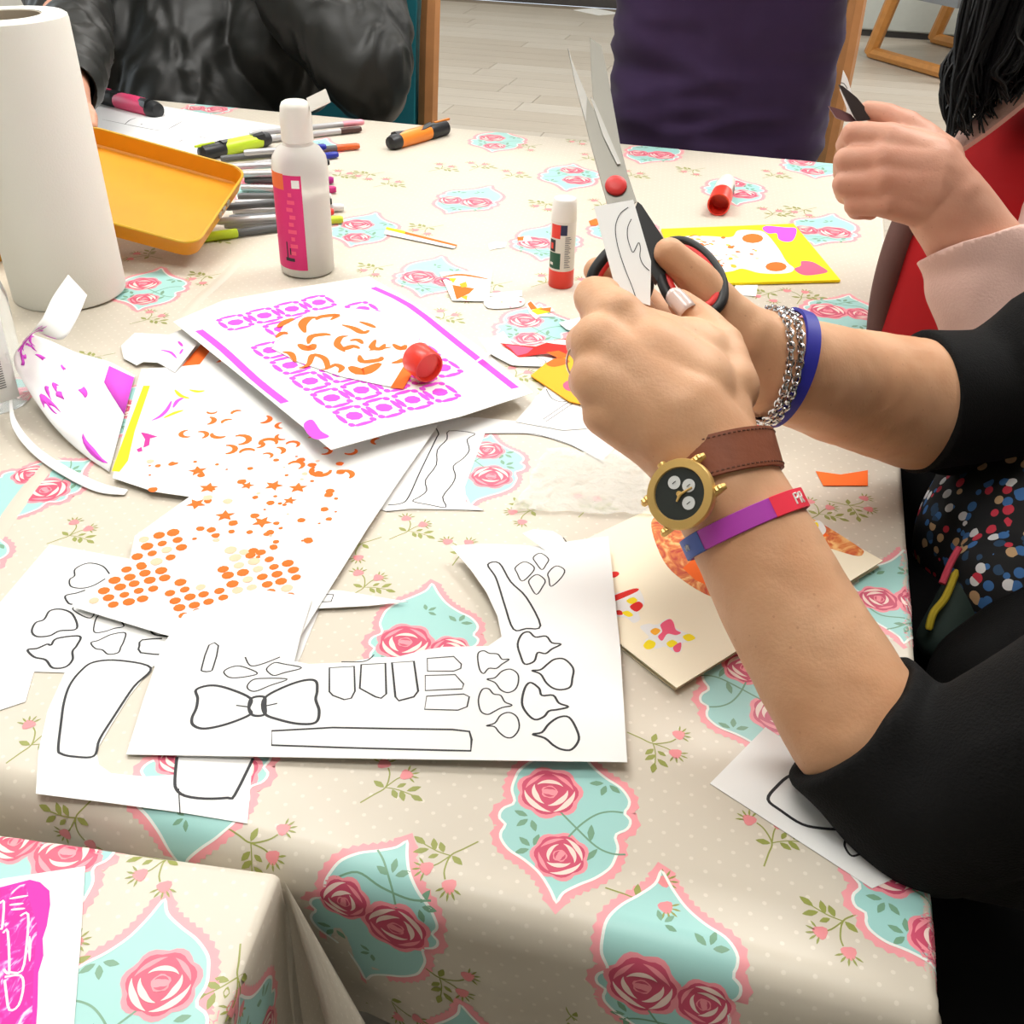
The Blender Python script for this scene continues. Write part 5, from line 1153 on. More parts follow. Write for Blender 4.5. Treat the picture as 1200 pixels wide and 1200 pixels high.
L(sp.outputs[0], rp.inputs[0]); mx = N('ShaderNodeMix'); mx.data_type = 'RGBA'; mx.inputs[6].default_value = (*s2l((13, 13, 15)), 1); L(lt.outputs[0], mx.inputs[0]); L(rp.outputs[0], mx.inputs[7]); L(mx.outputs[2], bb.inputs['Base Color'])
bl = [('c', W(1255, 560, .93), .07, W(1215, 640, .90), .075), ('c', W(1215, 640, .90), .072, W(1180, 685, .86), .045), ('c', W(1270, 480, .98), .09, W(1200, 640, .93), .09), ('c', NK+Vector((-.02, 0, -.08)), .08, W(1230, 560, .95), .08)]
blob('blouse', bl, m_blouse, me_, 0.004, 5, deform=wrinkle(.005, 14, (1, 1, .5)))
tl = [('c', W(1098, 590, 1.02), .055, W(1125, 770, .96), .06), ('c', Vector((.5, .66, .54)), .1, Vector((.2, .66, .585)), .085), ('c', HB+Vector((0, -.12, -.02)), .10, Vector((.16, .5, .60)), .08), ('c', HB+Vector((0, .10, -.02)), .10, Vector((.14, .80, .60)), .08), ('c', Vector((.16, .5, .60)), .075, Vector((.12, .5, .08)), .05), ('c', Vector((.14, .80, .60)), .075, Vector((.10, .80, .08)), .05),
      ('c', HB+Vector((0, -.12, 0)), .12, HB+Vector((0, .12, 0)), .12)]
blob('trousers', tl, m_blk2, me_, 0.008, 4, deform=wrinkle(.004, 10))
m_shoe = mat('shoe_dark', (30, 28, 28), .5)
for y in (.5, .8):
    blob('shoe', [('c', (.15, y, .045), .045, (-.05, y, .04), .04), ('c', (.13, y, .05), .045, (.13, y, .11), .04)], m_shoe, me_, .008, 3)
# tail and lining of the blouse, shaped as a small separate bag
pc = W(1112, 700, .84); shirttail = empty('blouse_tail', pc, 'dark green blouse tail with a yellow and pink trim', 'shirttail')
m_pg = mat('tail_green', (28, 44, 38), .8); m_pyw = mat('tail_yellow', (176, 154, 30), .7); m_pkk = mat('tail_pink', (190, 60, 80), .7)
blob('tail_body', [('c', W(1128, 690, .86), .016, W(1104, 748, .85), .02), ('c', W(1140, 700, .86), .018, W(1130, 745, .86), .02)], m_pg, shirttail, .004, 3)
b = MB(); b.tube(catmull([W(1121, 668, .845), W(1108, 700, .838), W(1094, 718, .832), W(1088, 738, .83)], 5), [.0015]+[.003]*14+[.002], m_pyw, 8); b.build('trim', shirttail)
b = MB(); b.tube(catmull([W(1124, 642, .845), W(1114, 660, .842), W(1104, 684, .838)], 5), .0028, m_pkk, 8); b.build('trim', shirttail)
# ---------- bands on the wrists
def frame_loop(c, e1, axis, r1, r2):
    e1 = Vector(e1); axis = Vector(axis); a = (axis-e1*axis.dot(e1)/e1.length_squared).normalized(); e1 = e1.normalized(); e2 = a.cross(e1)
    return c, e1, e2, a, r1, r2
def loop_pt(F, t): c, e1, e2, a, r1, r2 = F; return c+e1*(r1*math.cos(t))+e2*(r2*math.sin(t))
def band(mb, F, w_, th, M, t0=0, t1=2*math.pi, n=64, lift=0):
    c, e1, e2, a, r1, r2 = F; vs = []; full = abs(t1-t0-2*math.pi) < 1e-6; m_ = n if full else n+1
    for i in range(m_):
        t = t0+(t1-t0)*i/n; p = loop_pt(F, t); nrm = (e1*math.cos(t)/r1+e2*math.sin(t)/r2).normalized()
        o = p+nrm*lift; vs += [o-a*w_/2, o+a*w_/2, o+a*(w_/2-.0004)+nrm*th, o-a*(w_/2-.0004)+nrm*th]
    fs = []
    for i in range(n):
        j = (i+1) % m_
        for q in range(4): fs.append((4*i+q, 4*j+q, 4*j+(q+1) % 4, 4*i+(q+1) % 4))
    mb.add(vs, fs, M)
def near_t(F):
    """angle of the loop facing the camera"""
    return max([2*math.pi*i/360 for i in range(360)], key=lambda t: -(loop_pt(F, t)-F[0]).dot((F[0]-CAM).normalized()))
m_strap = mat('watch_leather', (136, 78, 54), .5, noise_amt=.06, noise_scale=120, bump=.05, bump_scale=300); m_stitch = mat('watch_stitch', (92, 52, 36), .7); m_gold = mat('gold', (224, 186, 112), .38, metal=.6); m_dial = mat('watch_dial', (48, 52, 50), .3); m_sub = mat('watch_subdial', (206, 208, 206), .4)
axl = (Ll[2][0]-Ll[4][0])
Fw = frame_loop(W(838, 545, .618), RT*.975+UP*.23, axl, .0352, .0338)
wc = W(797, 579, .5795); wt = empty('wristwatch', wc, 'gold round watch with dark dial and brown leather strap on the near wrist', 'watch')
q = MB(); band(q, Fw, .0235, .0022, m_strap); strap = q.build('strap', wt)
q = MB()
for s_ in (-1, 1):
    for i in range(0, 80):
        t = 2*math.pi*i/80; F2 = Fw; p = loop_pt(F2, t); p2 = loop_pt(F2, t+.045); nr = (Fw[1]*math.cos(t)+Fw[2]*math.sin(t)).normalized(); o = Fw[3]*(s_*.0095)
        q.tube([p+nr*.0023+o, p2+nr*.0023+o], .00045, m_stitch, 5)
q.build('stitching', strap)
wn_ = (-fwd*.80-RT*.52+UP*.10).normalized(); w12 = (RT*.86+UP*.50); w12 = (w12-wn_*w12.dot(wn_)).normalized(); w3 = w12.cross(wn_)
q = MB(); q.lathe(wc-wn_*.006, wn_, [(.0160, -.001), (.0185, 0), (.0196, .003), (.0198, .006), (.0192, .0074), (.0148, .0080), (.0145, .0072), (.0143, .0010)], m_gold, 48); q.build('case', wt)
q = MB(); q.lathe(wc+wn_*.0008, wn_, [(0, 0), (.0144, 0)], m_dial, 40); dl = q.build('dial', wt)
q = MB()
for px, py, r_ in [(790.2, 565.5, .0037), (807, 569, .0037), (807, 589.5, .0037)]:
    p = onplane(px, py, wc+wn_*.0010, wn_); q.lathe(p, wn_, [(0, 0.0002), (r_, 0.0002), (r_, 0)], m_sub, 20); q.box(p+wn_*.0004, (.0004, .0024, .0001), m_ink, Matrix((w3, w12, wn_)).transposed())
q.build('subdial', dl)
q = MB()
for (x0, y0), (x1, y1), ww in [((797, 579), (811, 571), .0009), ((797, 579), (793, 588), .0011)]:
    q.tube([onplane(x0, y0, wc+wn_*.0016, wn_), onplane(x1, y1, wc+wn_*.0016, wn_)], [ww, ww*.5], m_gold, 6)
q.lathe(wc+wn_*.0010, wn_, [(.0015, 0), (.0015, .001), (0, .0012)], m_gold, 12); q.build('watch_hand', dl)
for sx, sy in ((-1, 1), (1, 1), (-1, -1), (1, -1)):
    q = MB(); c = wc-wn_*.003+w3*(sx*.0105)+w12*(sy*.0165)
    q.tube([c-w12*(sy*.004), c+w12*(sy*.002), c+w12*(sy*.0055)-wn_*.002], [.0026, .0026, .0018], m_gold, 10)
    for i in range(3): q.tube([c+w12*(sy*(-.001+.0022*i))+wn_*.002-w3*.001, c+w12*(sy*(-.001+.0022*i))+wn_*.002+w3*.001], .0013, m_gold, 7)
    q.build('lug', wt)
q = MB(); q.lathe(wc-wn_*.002-w3*.0185, -w3, [(.0022, 0), (.0026, .001), (.0026, .003), (0, .0032)], m_gold, 14); q.build('crown', wt)
m_wblue = mat('band_blue', (48, 80, 160), .5); m_wpur = mat('band_purple', (178, 62, 176), .5); m_wred = mat('band_red', (240, 52, 76), .5)
Fb = frame_loop(W(872, 615, .613), RT*.915+UP*.40, axl, .0358, .0348)
wb = empty('wristband', Fb[0], 'blue, purple and red silicone wristband on the near forearm below the watch', 'wristband')
tn = near_t(Fb)
q = MB(); band(q, Fb, .0118, .0018, m_wpur); q.build('band', wb)
sg = 1 if loop_pt(Fb, tn+.3).dot(RT) > loop_pt(Fb, tn).dot(RT) else -1
def seg(lo, hi, M, nm, l): q = MB(); a_, b_ = sorted((tn+sg*lo, tn+sg*hi)); band(q, Fb, .0121, .0019, M, a_, b_, 20, .00015); o = q.build(nm, wb); o['label'] = l; return o
seg(-1.9, -.72, m_wblue, 'coloured_section', 'blue section'); seg(.50, 1.75, m_wred, 'coloured_section', 'red section')
q = MB()
def letter(strokes, t_at, F, sc_, M):
    for st in strokes:
        pts = []
        for x, y in st:
            t = t_at+sg*x*sc_/F[4]; p = loop_pt(F, t); nr = (F[1]*math.cos(t)+F[2]*math.sin(t)).normalized(); pts.append(p+nr*.0022-F[3]*(y*sc_)*(1 if F[3].dot(UP) < 0 else -1))
        q.tube(pts, .00055, M, 6)
letter([[(0, -.5), (0, .5), (.45, .5), (.6, .3), (.45, .05), (0, .05)]], tn+sg*.96, Fb, .0062, m_white); letter([[(0, -.5), (0, .5), (.45, .5), (.55, .3), (.45, .05), (0, .05)], [(.2, .05), (.55, -.5)]], tn+sg*1.10, Fb, .0062, m_white)
letter([[(-.3, -.3), (-.2, .3), (0, 0), (.2, .4)], [(.4, -.3), (.5, .3)]], tn-sg*1.12, Fb, .005, m_sub); q.build('lettering', wb)
axr = RT-UP*.15+fwd*.22
Fbl = frame_loop(W(917, 431, .732), (W(926, 372, .73)-W(896, 490, .73)), axr, .0392, .0388)
bw = empty('wristband', Fbl[0], 'plain dark blue silicone wristband on the far wrist beside silver chains', 'wristband')
m_dblue = mat('band_dark_blue', (40, 42, 150), .5); q = MB(); band(q, Fbl, .0105, .002, m_dblue); q.build('band', bw)
tn2 = near_t(Fbl); q = MB(); sg = 1
letter([[(0, -.3), (.1, .3), (.3, -.2), (.5, .3)], [(.8, -.3), (.8, .3)]], tn2+.95, Fbl, .004, m_sub); q.build('lettering', bw)
m_slv = mat('chain_silver', (206, 206, 208), .18, metal=1.0)
lk = MB(); ring = [Vector((.0034*math.cos(t), .0023*math.sin(t), .0003*math.sin(2*t))) for t in [2*math.pi*i/10 for i in range(10)]]; lk.tube(ring+[ring[0]], .00085, m_slv, 5, cap=False); lo_ = lk.build('tmp'); link_me = lo_.data; link_me.name = 'link'; bpy.data.objects.remove(lo_)
for (cx, cy, d, top, botm, r1, r2, lab) in [(896, 428, .722, (894, 362), (884, 492), .0375, .0362, 'silver chain bracelet nearer the hand on the far wrist'), (906, 430, .727, (905, 364), (890, 495), .0382, .0375, 'flat silver chain bracelet next to the dark blue wristband')]:
    F = frame_loop(W(cx, cy, d), (W(*top, d)-W(*botm, d)), axr, r1, r2)
    t_ = empty('chain_bracelet', F[0], lab, 'bracelet', 'silver chain bracelets')
    n = 50
    for i in range(n):
        t = 2*math.pi*i/n; p = loop_pt(F, t); tg = (loop_pt(F, t+.02)-loop_pt(F, t-.02)).normalized(); nr = (F[1]*math.cos(t)/r1+F[2]*math.sin(t)/r2).normalized(); sd = nr.cross(tg)
        tw = .55 if i % 2 else -.55; s1 = sd*math.cos(tw)+nr*math.sin(tw); n1 = tg.cross(s1)
        o = link('link', link_me, t_); M4 = Matrix((tg, s1, n1)).transposed().to_4x4(); M4.translation = p+nr*.0012-F[0]; o.matrix_basis = M4
# finger ring
q = MB(); p = W(690, 424, .632); q.lathe(p, (W(690, 447, .645)-W(702, 445, .612)), [(.0128, -.001), (.0138, -.001), (.0138, .001), (.0128, .001)], m_slv, 24); tag(q.build('finger_ring', loc=p), 'thin silver ring at the left side of the near fist', 'ring')
# ---------- scissors
m_steel = mat('scissor_steel', (138, 136, 128), .42, metal=.55); m_steelb = mat('scissor_edge_highlight', (236, 236, 232), .15, metal=.6); m_hblk = mat('handle_black', (26, 27, 28), .5); m_hred = mat('handle_red', (214, 52, 50), .45)
sx_ = lambda x, y: (640+.21667*x, 30+.21667*y)
scz = empty('scissors', W(722, 217, .70), 'large open scissors with red and black handles held upright in the far hand', 'scissors')
def plate(name, pts, d0, d1, th, M, parent):
    """flat blade: pts px, depth interpolated by image height (y=40 -> d1, y=260 -> d0)"""
    f = lambda y: d0+(d1-d0)*(260-y)/220
    fr = [W(x, y, f(y)) for x, y in pts]; n = (fr[1]-fr[0]).cross(fr[-1]-fr[0]).normalized()
    if n.dot(CAM-fr[0]) < 0: n = -n
    bk = [p-n*th for p in fr]; m_ = len(pts); b = MB()
    tri = [tuple(t) for t in tess([[(x, -y) for x, y in pts]])]
    b.add(fr+bk, tri+[(t[0]+m_, t[2]+m_, t[1]+m_) for t in tri]+[(i, (i+1) % m_, (i+1) % m_+m_, i+m_) for i in range(m_)], M)
    bm_ = b.build(name, parent, smooth=False); return bm_, n
f1, nf = plate('blade', [sx_(*p) for p in [(118, 122), (150, 215), (222, 385), (300, 540), (400, 750), (470, 935), (480, 1000), (340, 1010), (325, 940), (270, 740), (232, 600), (213, 520), (160, 320)]], .692, .735, .0016, m_steel, scz)
e1_, _ = plate('bevel', [sx_(*p) for p in [(118, 122), (150, 215), (222, 385), (215, 520), (190, 430), (160, 320)]], .6905, .7338, .0004, m_steelb, f1)  # ground bevel at the tip, its bright highlight put into the colour
b1, _ = plate('blade', [sx_(*p) for p in [(238, 65), (300, 110), (338, 290), (372, 480), (400, 640), (440, 800), (490, 950), (420, 1000), (330, 760), (262, 500), (245, 260)]], .696, .739, .0014, m_steel, scz)
e2_, _ = plate('bevel', [sx_(*p) for p in [(240, 385), (262, 410), (330, 570), (404, 745), (385, 750), (310, 600)]], .6898, .7338, .0004, m_steelb, f1)  # bright line along the bevel: a highlight painted as paler steel
q = MB(); q.lathe(W(722, 217, .6985), nf, [(.0072, -.001), (.0070, .0008), (.006, .0016), (.0035, .0022), (0, .0024)], m_hred, 24); q.build('pivot', scz)
def hloop(pts, d, rpx, M, nm, closed=True, dd=0):
    l = [W(x, y, d+dd*(y-330)/100) for x, y in pts]; l = catmull(l, 6, closed)
    if closed: l = l+[l[0], l[1]]
    q = MB(); q.tube(l, rpx*d/FPX, M, 10, cap=not closed); return q.build(nm, scz)
lp = [(776, 290), (800, 283), (826, 298), (845, 325), (846, 352), (830, 368), (806, 366), (786, 350), (774, 322)]
hloop(lp, .681, 6.5, m_hblk, 'handle_loop', dd=-.032)
cx, cy = 812, 328
hloop([(cx+(x-cx)*.80, cy+(y-cy)*.80) for x, y in lp], .6815, 5.5, m_hred, 'handle_lining', dd=-.032)
plate('handle_shank', [(747, 236), (752, 240), (775, 275), (785, 292), (780, 320), (770, 330), (758, 310), (750, 275), (742, 250)], .684, .70, .008, m_hblk, scz)
lp2 = [(742, 280), (725, 288), (708, 302), (694, 325), (700, 350), (722, 365), (750, 355), (760, 325)]
hloop(lp2, .715, 7, m_hblk, 'handle_loop'); cx, cy = 727, 325
hloop([(cx+(x-cx)*.78, cy+(y-cy)*.78) for x, y in lp2], .716, 5, m_hred, 'handle_lining')
plate('handle_shank', [(735, 245), (752, 250), (760, 300), (745, 320), (722, 300), (715, 300)], .708, .715, .007, m_hblk, scz)
# the paper being cut
def held(pts, d, name, label, strokes, cat='paper'):
    o_ = W(*pts[0], d[0]); a = W(*pts[1], d[1]); c = W(*pts[2], d[2]); n = (a-o_).cross(c-o_).normalized()
    if n.dot(CAM-o_) < 0: n = -n
    P3 = [onplane(*p, o_, n) for p in pts]; m_ = len(P3); b = MB()
    tri = [tuple(t) for t in tess([[(x, -y) for x, y in pts]])]
    b.add(P3+[p-n*.0003 for p in P3], tri+[(t[0]+m_, t[2]+m_, t[1]+m_) for t in tri]+[(i, (i+1) % m_, (i+1) % m_+m_, i+m_) for i in range(m_)], m_paper)
    for l, w_ in strokes:
        l2 = [(p.x, p.y) for p in catmull([(x, y, 0) for x, y in l], 5)]
        for qd in strip(l2, w_): b.add([onplane(*p, o_+n*.0002, n) for p in qd], [(0, 1, 2, 3)], m_ink)
    return tag(b.build(name, loc=o_, smooth=False), label, cat)
g6 = lambda l: [(650+x/5.4545, 220+y/5.4545) for x, y in l]
held([(696, 242), (742, 234), (763, 306), (762, 358), (742, 352), (721, 337)], (.672, .672, .662), 'held_paper', 'white printed paper held upright in front of the scissors',
     [(g6([(470, 125), (420, 165), (392, 230), (390, 300), (410, 400), (450, 520), (490, 620), (518, 700)]), 1.0), (g6([(490, 200), (468, 250), (465, 310), (480, 370), (502, 412), (535, 352), (548, 385), (545, 440), (565, 490), (605, 530)]), 1.0)])
# ---------- person in the red top (right, behind)
rp_ = empty('person', (.66, 1.42, 0), 'person with long black hair in a red top and pink cardigan snipping paper', 'person')
H3 = W(1222, -172, 1.15)
h3 = [('k', [k(1230, 400, .99, 62), k(1140, 284, .965, 50), k(1108, 238, .955, 47)]), ('c', *k(1108, 238, .955, 46), *k(1085, 205, .95, 44)),
      ('c', *k(1085, 195, .948, 38), *k(1040, 168, .945, 24)), ('c', *k(1085, 205, .946, 40), *k(1035, 190, .942, 25)), ('c', *k(1085, 220, .946, 40), *k(1034, 213, .942, 24)), ('c', *k(1090, 235, .95, 36), *k(1040, 236, .945, 20)),
      ('k', [k(1040, 165, .943, 20), k(1001, 157, .952, 15), k(992, 170, .98, 12.5), k(1010, 182, .995, 13)]), ('k', [k(1034, 190, .940, 21), k(992, 187, .949, 15), k(990, 202, .98, 14), k(1010, 206, .995, 13)]),
      ('k', [k(1034, 214, .940, 20), k(990, 215, .952, 14.5), k(993, 226, .98, 14), k(1012, 228, .99, 12)]), ('k', [k(1040, 238, .943, 16), k(1001, 241, .955, 12), k(1004, 246, .975, 11), k(1020, 248, .985, 10)]),
      ('k', [k(1095, 190, .955, 34), k(1062, 150, .958, 20), k(1040, 136, .965, 15), k(1018, 129, .972, 11)])]
T3 = W(1260, 330, 1.22); S3 = W(1320, 40, 1.12); S3b = W(1330, 120, 1.36); HP3 = Vector((T3.x+.05, T3.y+.05, .5))
h3 += [('c', k(1230, 400, .99, 62)[0], .045, S3, .05), ('c', S3, .05, S3b, .05), ('c', S3.lerp(S3b, .5), .07, HP3, .1), ('c', S3.lerp(S3b, .5), .05, H3+Vector((0, 0, -.06)), .05), ('c', S3b, .05, S3b+Vector((-.05, .05, -.3)), .045)]
hp, PH3 = head_parts(H3, (-1, .05)); h3 += hp
blob('body', h3, m_skin2, rp_, .0024, 3, deform=knuckle); face(PH3, rp_)
m_red = mat('red_top', (158, 22, 26), .85, spec=.2, noise_amt=.06, noise_scale=8); m_pinkc = mat('pink_cardigan', (222, 186, 174), .9, spec=.15, bump=.15, bump_scale=500)
blob('red_top', [('c', W(1185, 215, 1.17), .08, W(1160, 330, 1.16), .11), ('c', W(1160, 330, 1.16), .115, W(1150, 440, 1.15), .12), ('c', W(1260, 200, 1.2), .12, W(1240, 420, 1.2), .14)], m_red, rp_, .006, 5, deform=wrinkle(.004, 9, (1, 1, .5)))
c3 = W(1142, 288, .966); a3 = (k(1230, 400, .99, 62)[0]-c3).normalized()
nd3 = ((W(1085, 302, .966)-W(1185, 274, .966)).cross(fwd)).normalized()
if nd3.dot(a3) > 0: nd3 = -nd3
blob('cardigan', [('c', c3-a3*.03, .0455, W(1230, 405, .99), .062), ('c', W(1150, 330, .97), .048, W(1190, 420, .98), .055), ('c', W(1230, 405, .99), .062, S3+Vector((.02, 0, 0)), .06), ('c', S3, .065, S3b, .065), ('c', S3b, .07, W(1330, 400, 1.3), .1)], m_pinkc, rp_, .005, 4, cuts=[(c3, nd3, .085)], deform=wrinkle(.0025, 14))
b = MB(); b.tube(catmull([W(1215, 95, 1.04), W(1160, 140, 1.045), W(1115, 172, 1.05)], 6), [.016]*13, m_pinkc, 10, flat=.5); b.build('cardigan_lapel', rp_)
m_brn = mat('brown_hem', (96, 66, 60), .8)
b = MB(); b.tube(catmull([W(1070, 240, 1.12), W(1050, 290, 1.13), W(1036, 345, 1.14), W(1030, 400, 1.15)], 5), .014, m_pinkc, 10, flat=1.0); o = b.build('cardigan_front', rp_); o.data.materials[0] = m_brn
blob('trousers', [('c', HP3+Vector((0, -.1, .03)), .12, Vector((HP3.x-.42, HP3.y-.12, .58)), .085), ('c', HP3+Vector((0, .12, .03)), .12, Vector((HP3.x-.42, HP3.y+.12, .58)), .085), ('c', Vector((HP3.x-.42, HP3.y-.12, .58)), .075, Vector((HP3.x-.45, HP3.y-.12, .06)), .05), ('c', Vector((HP3.x-.42, HP3.y+.12, .58)), .075, Vector((HP3.x-.45, HP3.y+.12, .06)), .05)], m_brn if False else m_blk2, rp_, .009, 4)
# hair: a dense fall of strands
b = MB()
for i in range(75):                                   # locks, each of a few strands
    u_ = (i+rn.random())/75; top = (1165+150*u_+rn.uniform(-12, 12), -150+rn.uniform(-20, 20)); dl_ = rn.uniform(.985, 1.06)
    lx = 1112+104*u_+rn.uniform(-10, 10); ly_ = 166-62*u_+rn.uniform(-45, 4); cu = rn.uniform(-14, 14); mx_ = 1134+95*u_+rn.uniform(-9, 9); my_ = 30+rn.uniform(-25, 25)
    for s__ in range(6):
        o1 = lambda q: rn.uniform(-q, q); dd = dl_+o1(.012)
        pts = catmull([W(top[0]+o1(10), top[1], dd), W(mx_+o1(6), my_, dd), W((mx_+lx)/2-8+cu+o1(5), (my_+ly_)/2+6, dd), W(lx+cu*.3+o1(5), ly_-14+o1(4), dd), W(lx-cu*.5+o1(6), ly_+o1(9), dd)], 4)
        n = len(pts); b.tube(pts, [.0019*(1-.8*(j_/n)**2) for j_ in range(n)], m_hair, 4)
for l in [[(1150, -40), (1128, 60), (1108, 100), (1106, 130), (1112, 150)], [(1150, -20), (1135, 75), (1115, 118), (1108, 132), (1120, 152)], [(1165, 0), (1130, 100), (1120, 128), (1138, 156)], [(1150, 40), (1132, 80), (1135, 118), (1112, 160)]]:
    pts = catmull([W(x, y, 1.0) for x, y in l], 6); b.tube(pts, .0016, m_hair, 5)
b.build('hair', rp_)
blob('hair_mass', [('e', PH3(0, -.03, .052), .09, .098, .088), ('c', PH3(.05, -.05, .03), .05, W(1215, -60, 1.07), .05), ('c', W(1205, -60, 1.06), .06, W(1195, 60, 1.06), .045), ('c', W(1265, -60, 1.08), .07, W(1235, 60, 1.06), .05), ('c', W(1195, 60, 1.06), .04, W(1180, 115, 1.055), .018)], m_hair, rp_, .007, 3)
m_flow = mat('hair_flower', (236, 226, 206), .6)
# scissors and paper of that person
sc3 = empty('scissors', W(1003, 132, .972), 'small dark scissors in the fist of the person in the red top', 'scissors')
m_dk = mat('scissor_dark', (58, 50, 50), .3, metal=.5); m_dk2 = mat('scissor_rose', (120, 84, 88), .3, metal=.6)
def blade3(pts, d, M):
    fr = [W(x, y, d) for x, y in pts]; bk = [p+fwd*.0016 for p in fr]; n = len(pts); b = MB(); b.add(fr+bk, [tuple(range(n)), tuple(range(2*n-1, n-1, -1))]+[(i, (i+1) % n, (i+1) % n+n, i+n) for i in range(n)], M); return b.build('blade', sc3, smooth=False)
blade3([(983, 99), (988, 101), (1004, 114), (1014, 126), (1020, 140), (1004, 142), (998, 130)], .966, m_dk); blade3([(971, 124), (984, 128), (997, 134), (1004, 142), (992, 142), (980, 138)], .974, m_dk2)
q = MB(); l = [W(x, y, .99) for x, y in [(1010, 150), (1028, 160), (1030, 185), (1012, 190), (1002, 170)]]; l = catmull(l, 5, True); q.tube(l+[l[0], l[1]], .004, m_hblk, 8, cap=False); q.build('handle_loop', sc3)
held([(988, 82), (993, 92), (999, 112), (1004, 140), (996, 138), (984, 105)], (.978, .978, .98), 'held_paper', 'small pointed white paper between the dark scissor blades', [([(985, 97), (989, 98), (993, 104)], .8)])
# ---------- person in the purple sweatshirt (standing at the far edge)
pp_ = empty('person', (-.16, 2.15, 0), 'person in a dark purple sweatshirt standing at the far table edge', 'person')
m_purp = mat('purple_sweatshirt', (62, 47, 78), .95, spec=.12, sheen=.1, noise_amt=.1, noise_scale=5)
cx, cy = -.165, 2.145; V = Vector
sw = []
for dx in (-.112, -.06, 0, .055, .10): sw.append(('c', V((cx+dx, cy+.01*abs(dx)*10, .70)), .095, V((cx+dx*.98, cy, 1.28)), .10))
sw += [('c', V((cx-.19, cy, 1.34)), .07, V((cx+.19, cy, 1.34)), .07), ('c', V((cx-.21, cy, 1.33)), .065, V((cx-.27, cy-.04, 1.10)), .055), ('c', V((cx+.21, cy, 1.33)), .065, V((cx+.27, cy-.04, 1.10)), .055), ('c', V((cx-.27, cy-.04, 1.10)), .055, V((cx+.02, cy-.2, 1.14)), .045), ('c', V((cx+.27, cy-.04, 1.10)), .055, V((cx-.02, cy-.22, 1.19)), .045)]
blob('sweatshirt', sw, m_purp, pp_, .009, 5, deform=wrinkle(.014, 8, (.6, 1, 1.9)))
bp = [('c', V((cx, cy, 1.30)), .06, V((cx, cy, 1.46)), .055), ('c', V((cx, cy, 1.3)), .07, V((cx, cy, .9)), .08), ('k', [(V((cx, cy, 1.3)), .05), (V((cx-.21, cy, 1.33)), .04), (V((cx-.27, cy-.04, 1.10)), .035), (V((cx+.03, cy-.2, 1.14)), .026), (V((cx+.09, cy-.21, 1.16)), .03)]), ('k', [(V((cx, cy, 1.3)), .05), (V((cx+.21, cy, 1.33)), .04), (V((cx+.27, cy-.04, 1.10)), .035), (V((cx-.03, cy-.22, 1.19)), .026), (V((cx-.09, cy-.21, 1.2)), .03)])]
for hx, hz, s_ in ((cx+.09, 1.16, 1), (cx-.09, 1.2, -1)):
    for j in range(4): bp.append(('k', [(V((hx+s_*.01, cy-.21, hz+.022-j*.015)), .009), (V((hx+s_*.05, cy-.20, hz+.026-j*.017)), .008), (V((hx+s_*.075, cy-.185, hz+.024-j*.016)), .007)]))
    bp.append(('k', [(V((hx, cy-.225, hz+.02)), .011), (V((hx+s_*.03, cy-.235, hz+.045)), .009), (V((hx+s_*.05, cy-.235, hz+.055)), .008)]))
hp, PH4 = head_parts((cx, cy-.01, 1.56), (.05, -1)); blob('body', bp+hp, m_skin2, pp_, .004, 3); face(PH4, pp_); hairblob(PH4, pp_, m_hairb)
m_jean = mat('jeans_dark', (36, 42, 58), .9)
blob('trousers', [('c', V((cx-.08, cy, .70)), .085, V((cx-.1, cy, .5)), .075), ('c', V((cx+.08, cy, .70)), .085, V((cx+.1, cy, .5)), .075), ('c', V((cx-.1, cy, .5)), .075, V((cx-.11, cy+.02, .07)), .05), ('c', V((cx+.1, cy, .5)), .075, V((cx+.11, cy+.02, .07)), .05)], m_jean, pp_, .009, 4)
for s_ in (-1, 1): blob('shoe', [('c', (cx+s_*.11, cy+.04, .045), .045, (cx+s_*.12, cy-.14, .035), .035)], m_shoe, pp_, .008, 3)
# ---------- person in the black jacket (far left)
jk = empty('person', (-1.1, 2.15, 0), 'person in a shiny black jacket leaning on the far left table edge', 'person')
m_jack = mat('jacket_black', (27, 28, 26), .48, spec=.4, noise_amt=.12, noise_scale=6)
E1 = W(428, 82, 2.02); S1 = W(405, -190, 2.2); E2 = W(70, -40, 2.02); S2 = W(70, -240, 2.25); Wr2 = W(80, 106, 1.56)
jl = [('c', W(235, 170, 2.28), .19, W(245, -200, 2.28), .17), ('c', W(330, 60, 2.22), .13, W(330, -150, 2.25), .13), ('c', W(160, 80, 2.24), .12, W(160, -150, 2.26), .13), ('c', S1, .09, E1, .085), ('c', S1, .1, S2, .1), ('c', E1, .083, W(355, 10, 2.0), .07), ('c', W(355, 10, 2.0), .07, W(300, -80, 1.98), .055),
      ('c', S2, .09, E2, .075), ('c', E2, .075, W(88, 36, 1.80), .062), ('c', W(88, 36, 1.80), .060, Wr2, .042), ('c', W(450, 40, 2.05), .05, W(440, 110, 2.03), .055)]
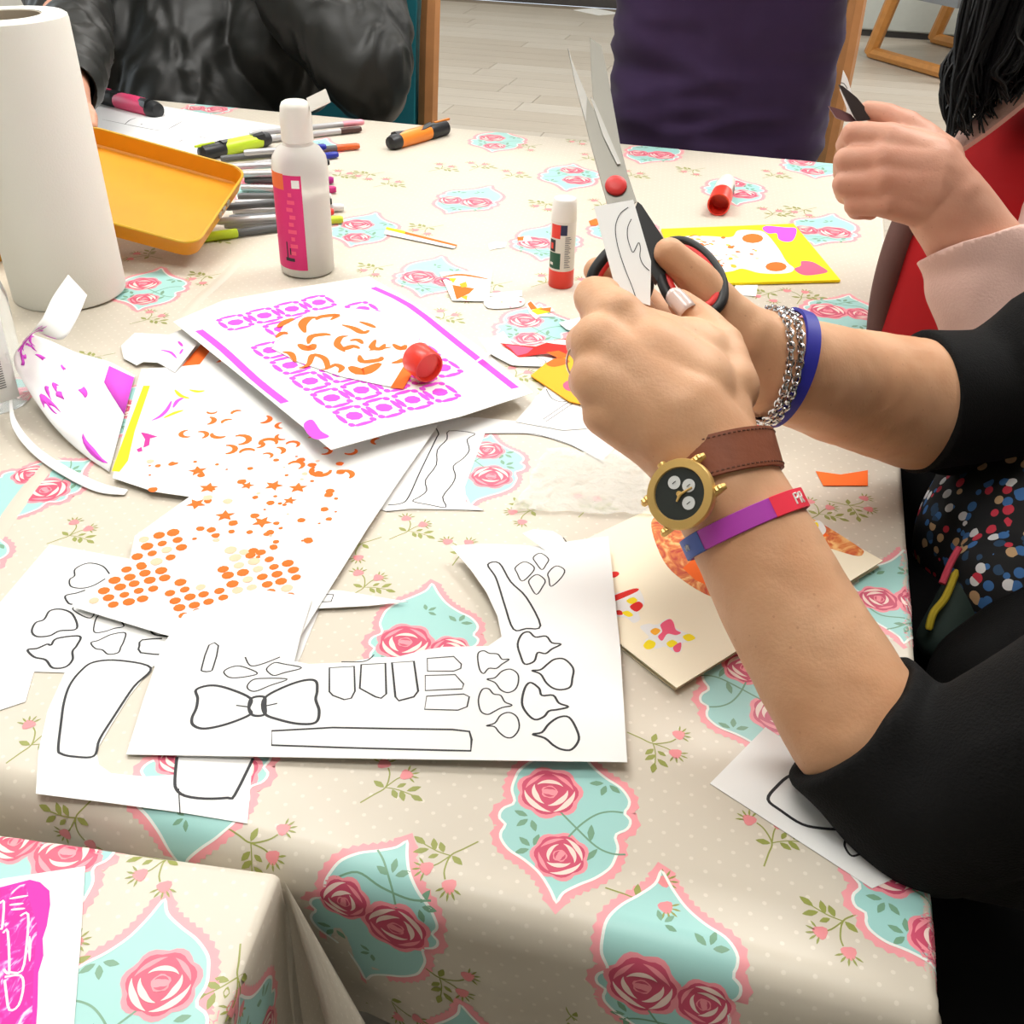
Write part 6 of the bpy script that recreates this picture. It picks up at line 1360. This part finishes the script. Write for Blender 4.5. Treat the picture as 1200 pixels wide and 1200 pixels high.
blob('jacket', jl, m_jack, jk, .007, 4, cuts=[(Wr2, (Wr2-W(88, 36, 1.80)), .07), (W(302, -75, 1.98), (W(300, -80, 1.98)-W(355, 10, 2.0)), .075)], deform=wrinkle(.012, 17, (1, 1, .5)))
HJ = W(235, -440, 2.2)
hj = [('c', E2, .05, Wr2, .03), ('c', Wr2, .03, W(84, 134, 1.43), .026), ('c', E1, .05, W(300, -80, 1.98), .03), ('c', W(300, -80, 1.98), .03, W(275, -115, 1.97), .03), ('c', E2, .05, S2, .05), ('c', E1, .05, S1, .05), ('c', S1, .05, S2, .05), ('c', S1.lerp(S2, .5), .06, HJ+V((0, 0, -.05)), .05), ('c', S1.lerp(S2, .5), .1, W(235, 100, 2.28), .12)]
for x0, x1 in ((104, 106), (92, 93), (80, 81), (68, 70)): hj.append(('k', [(W(x0-4, 128, 1.42), .011), (W(x1, 137, 1.385), .0095), (W(x1+1, 147, 1.375), .0085)]))
hj.append(('k', [(W(100, 150, 1.43), .012), (W(84, 172, 1.42), .010), (W(80, 182, 1.42), .009)]))
for j in range(4): hj.append(('k', [(W(278, -128+j*8, 1.96), .011), (W(255, -135+j*8, 1.94), .009), (W(245, -128+j*7, 1.96), .008)]))
hj.append(('k', [(W(285, -112, 1.94), .012), (W(268, -118, 1.92), .01), (W(255, -124, 1.92), .009)]))
hp, PH5 = head_parts(HJ, (.3, -1)); blob('body', hj+hp, m_skin2, jk, .0035, 3); face(PH5, jk); hairblob(PH5, jk, m_hair)
HPj = V((W(235, 170, 2.28).x, W(235, 170, 2.28).y+.02, .52))
blob('trousers', [('c', HPj+V((-.1, 0, 0)), .12, V((HPj.x-.12, HPj.y-.42, .57)), .085), ('c', HPj+V((.1, 0, 0)), .12, V((HPj.x+.12, HPj.y-.42, .57)), .085), ('c', V((HPj.x-.12, HPj.y-.42, .57)), .075, V((HPj.x-.12, HPj.y-.45, .06)), .05), ('c', V((HPj.x+.12, HPj.y-.42, .57)), .075, V((HPj.x+.12, HPj.y-.45, .06)), .05)], m_blk2, jk, .009, 4)
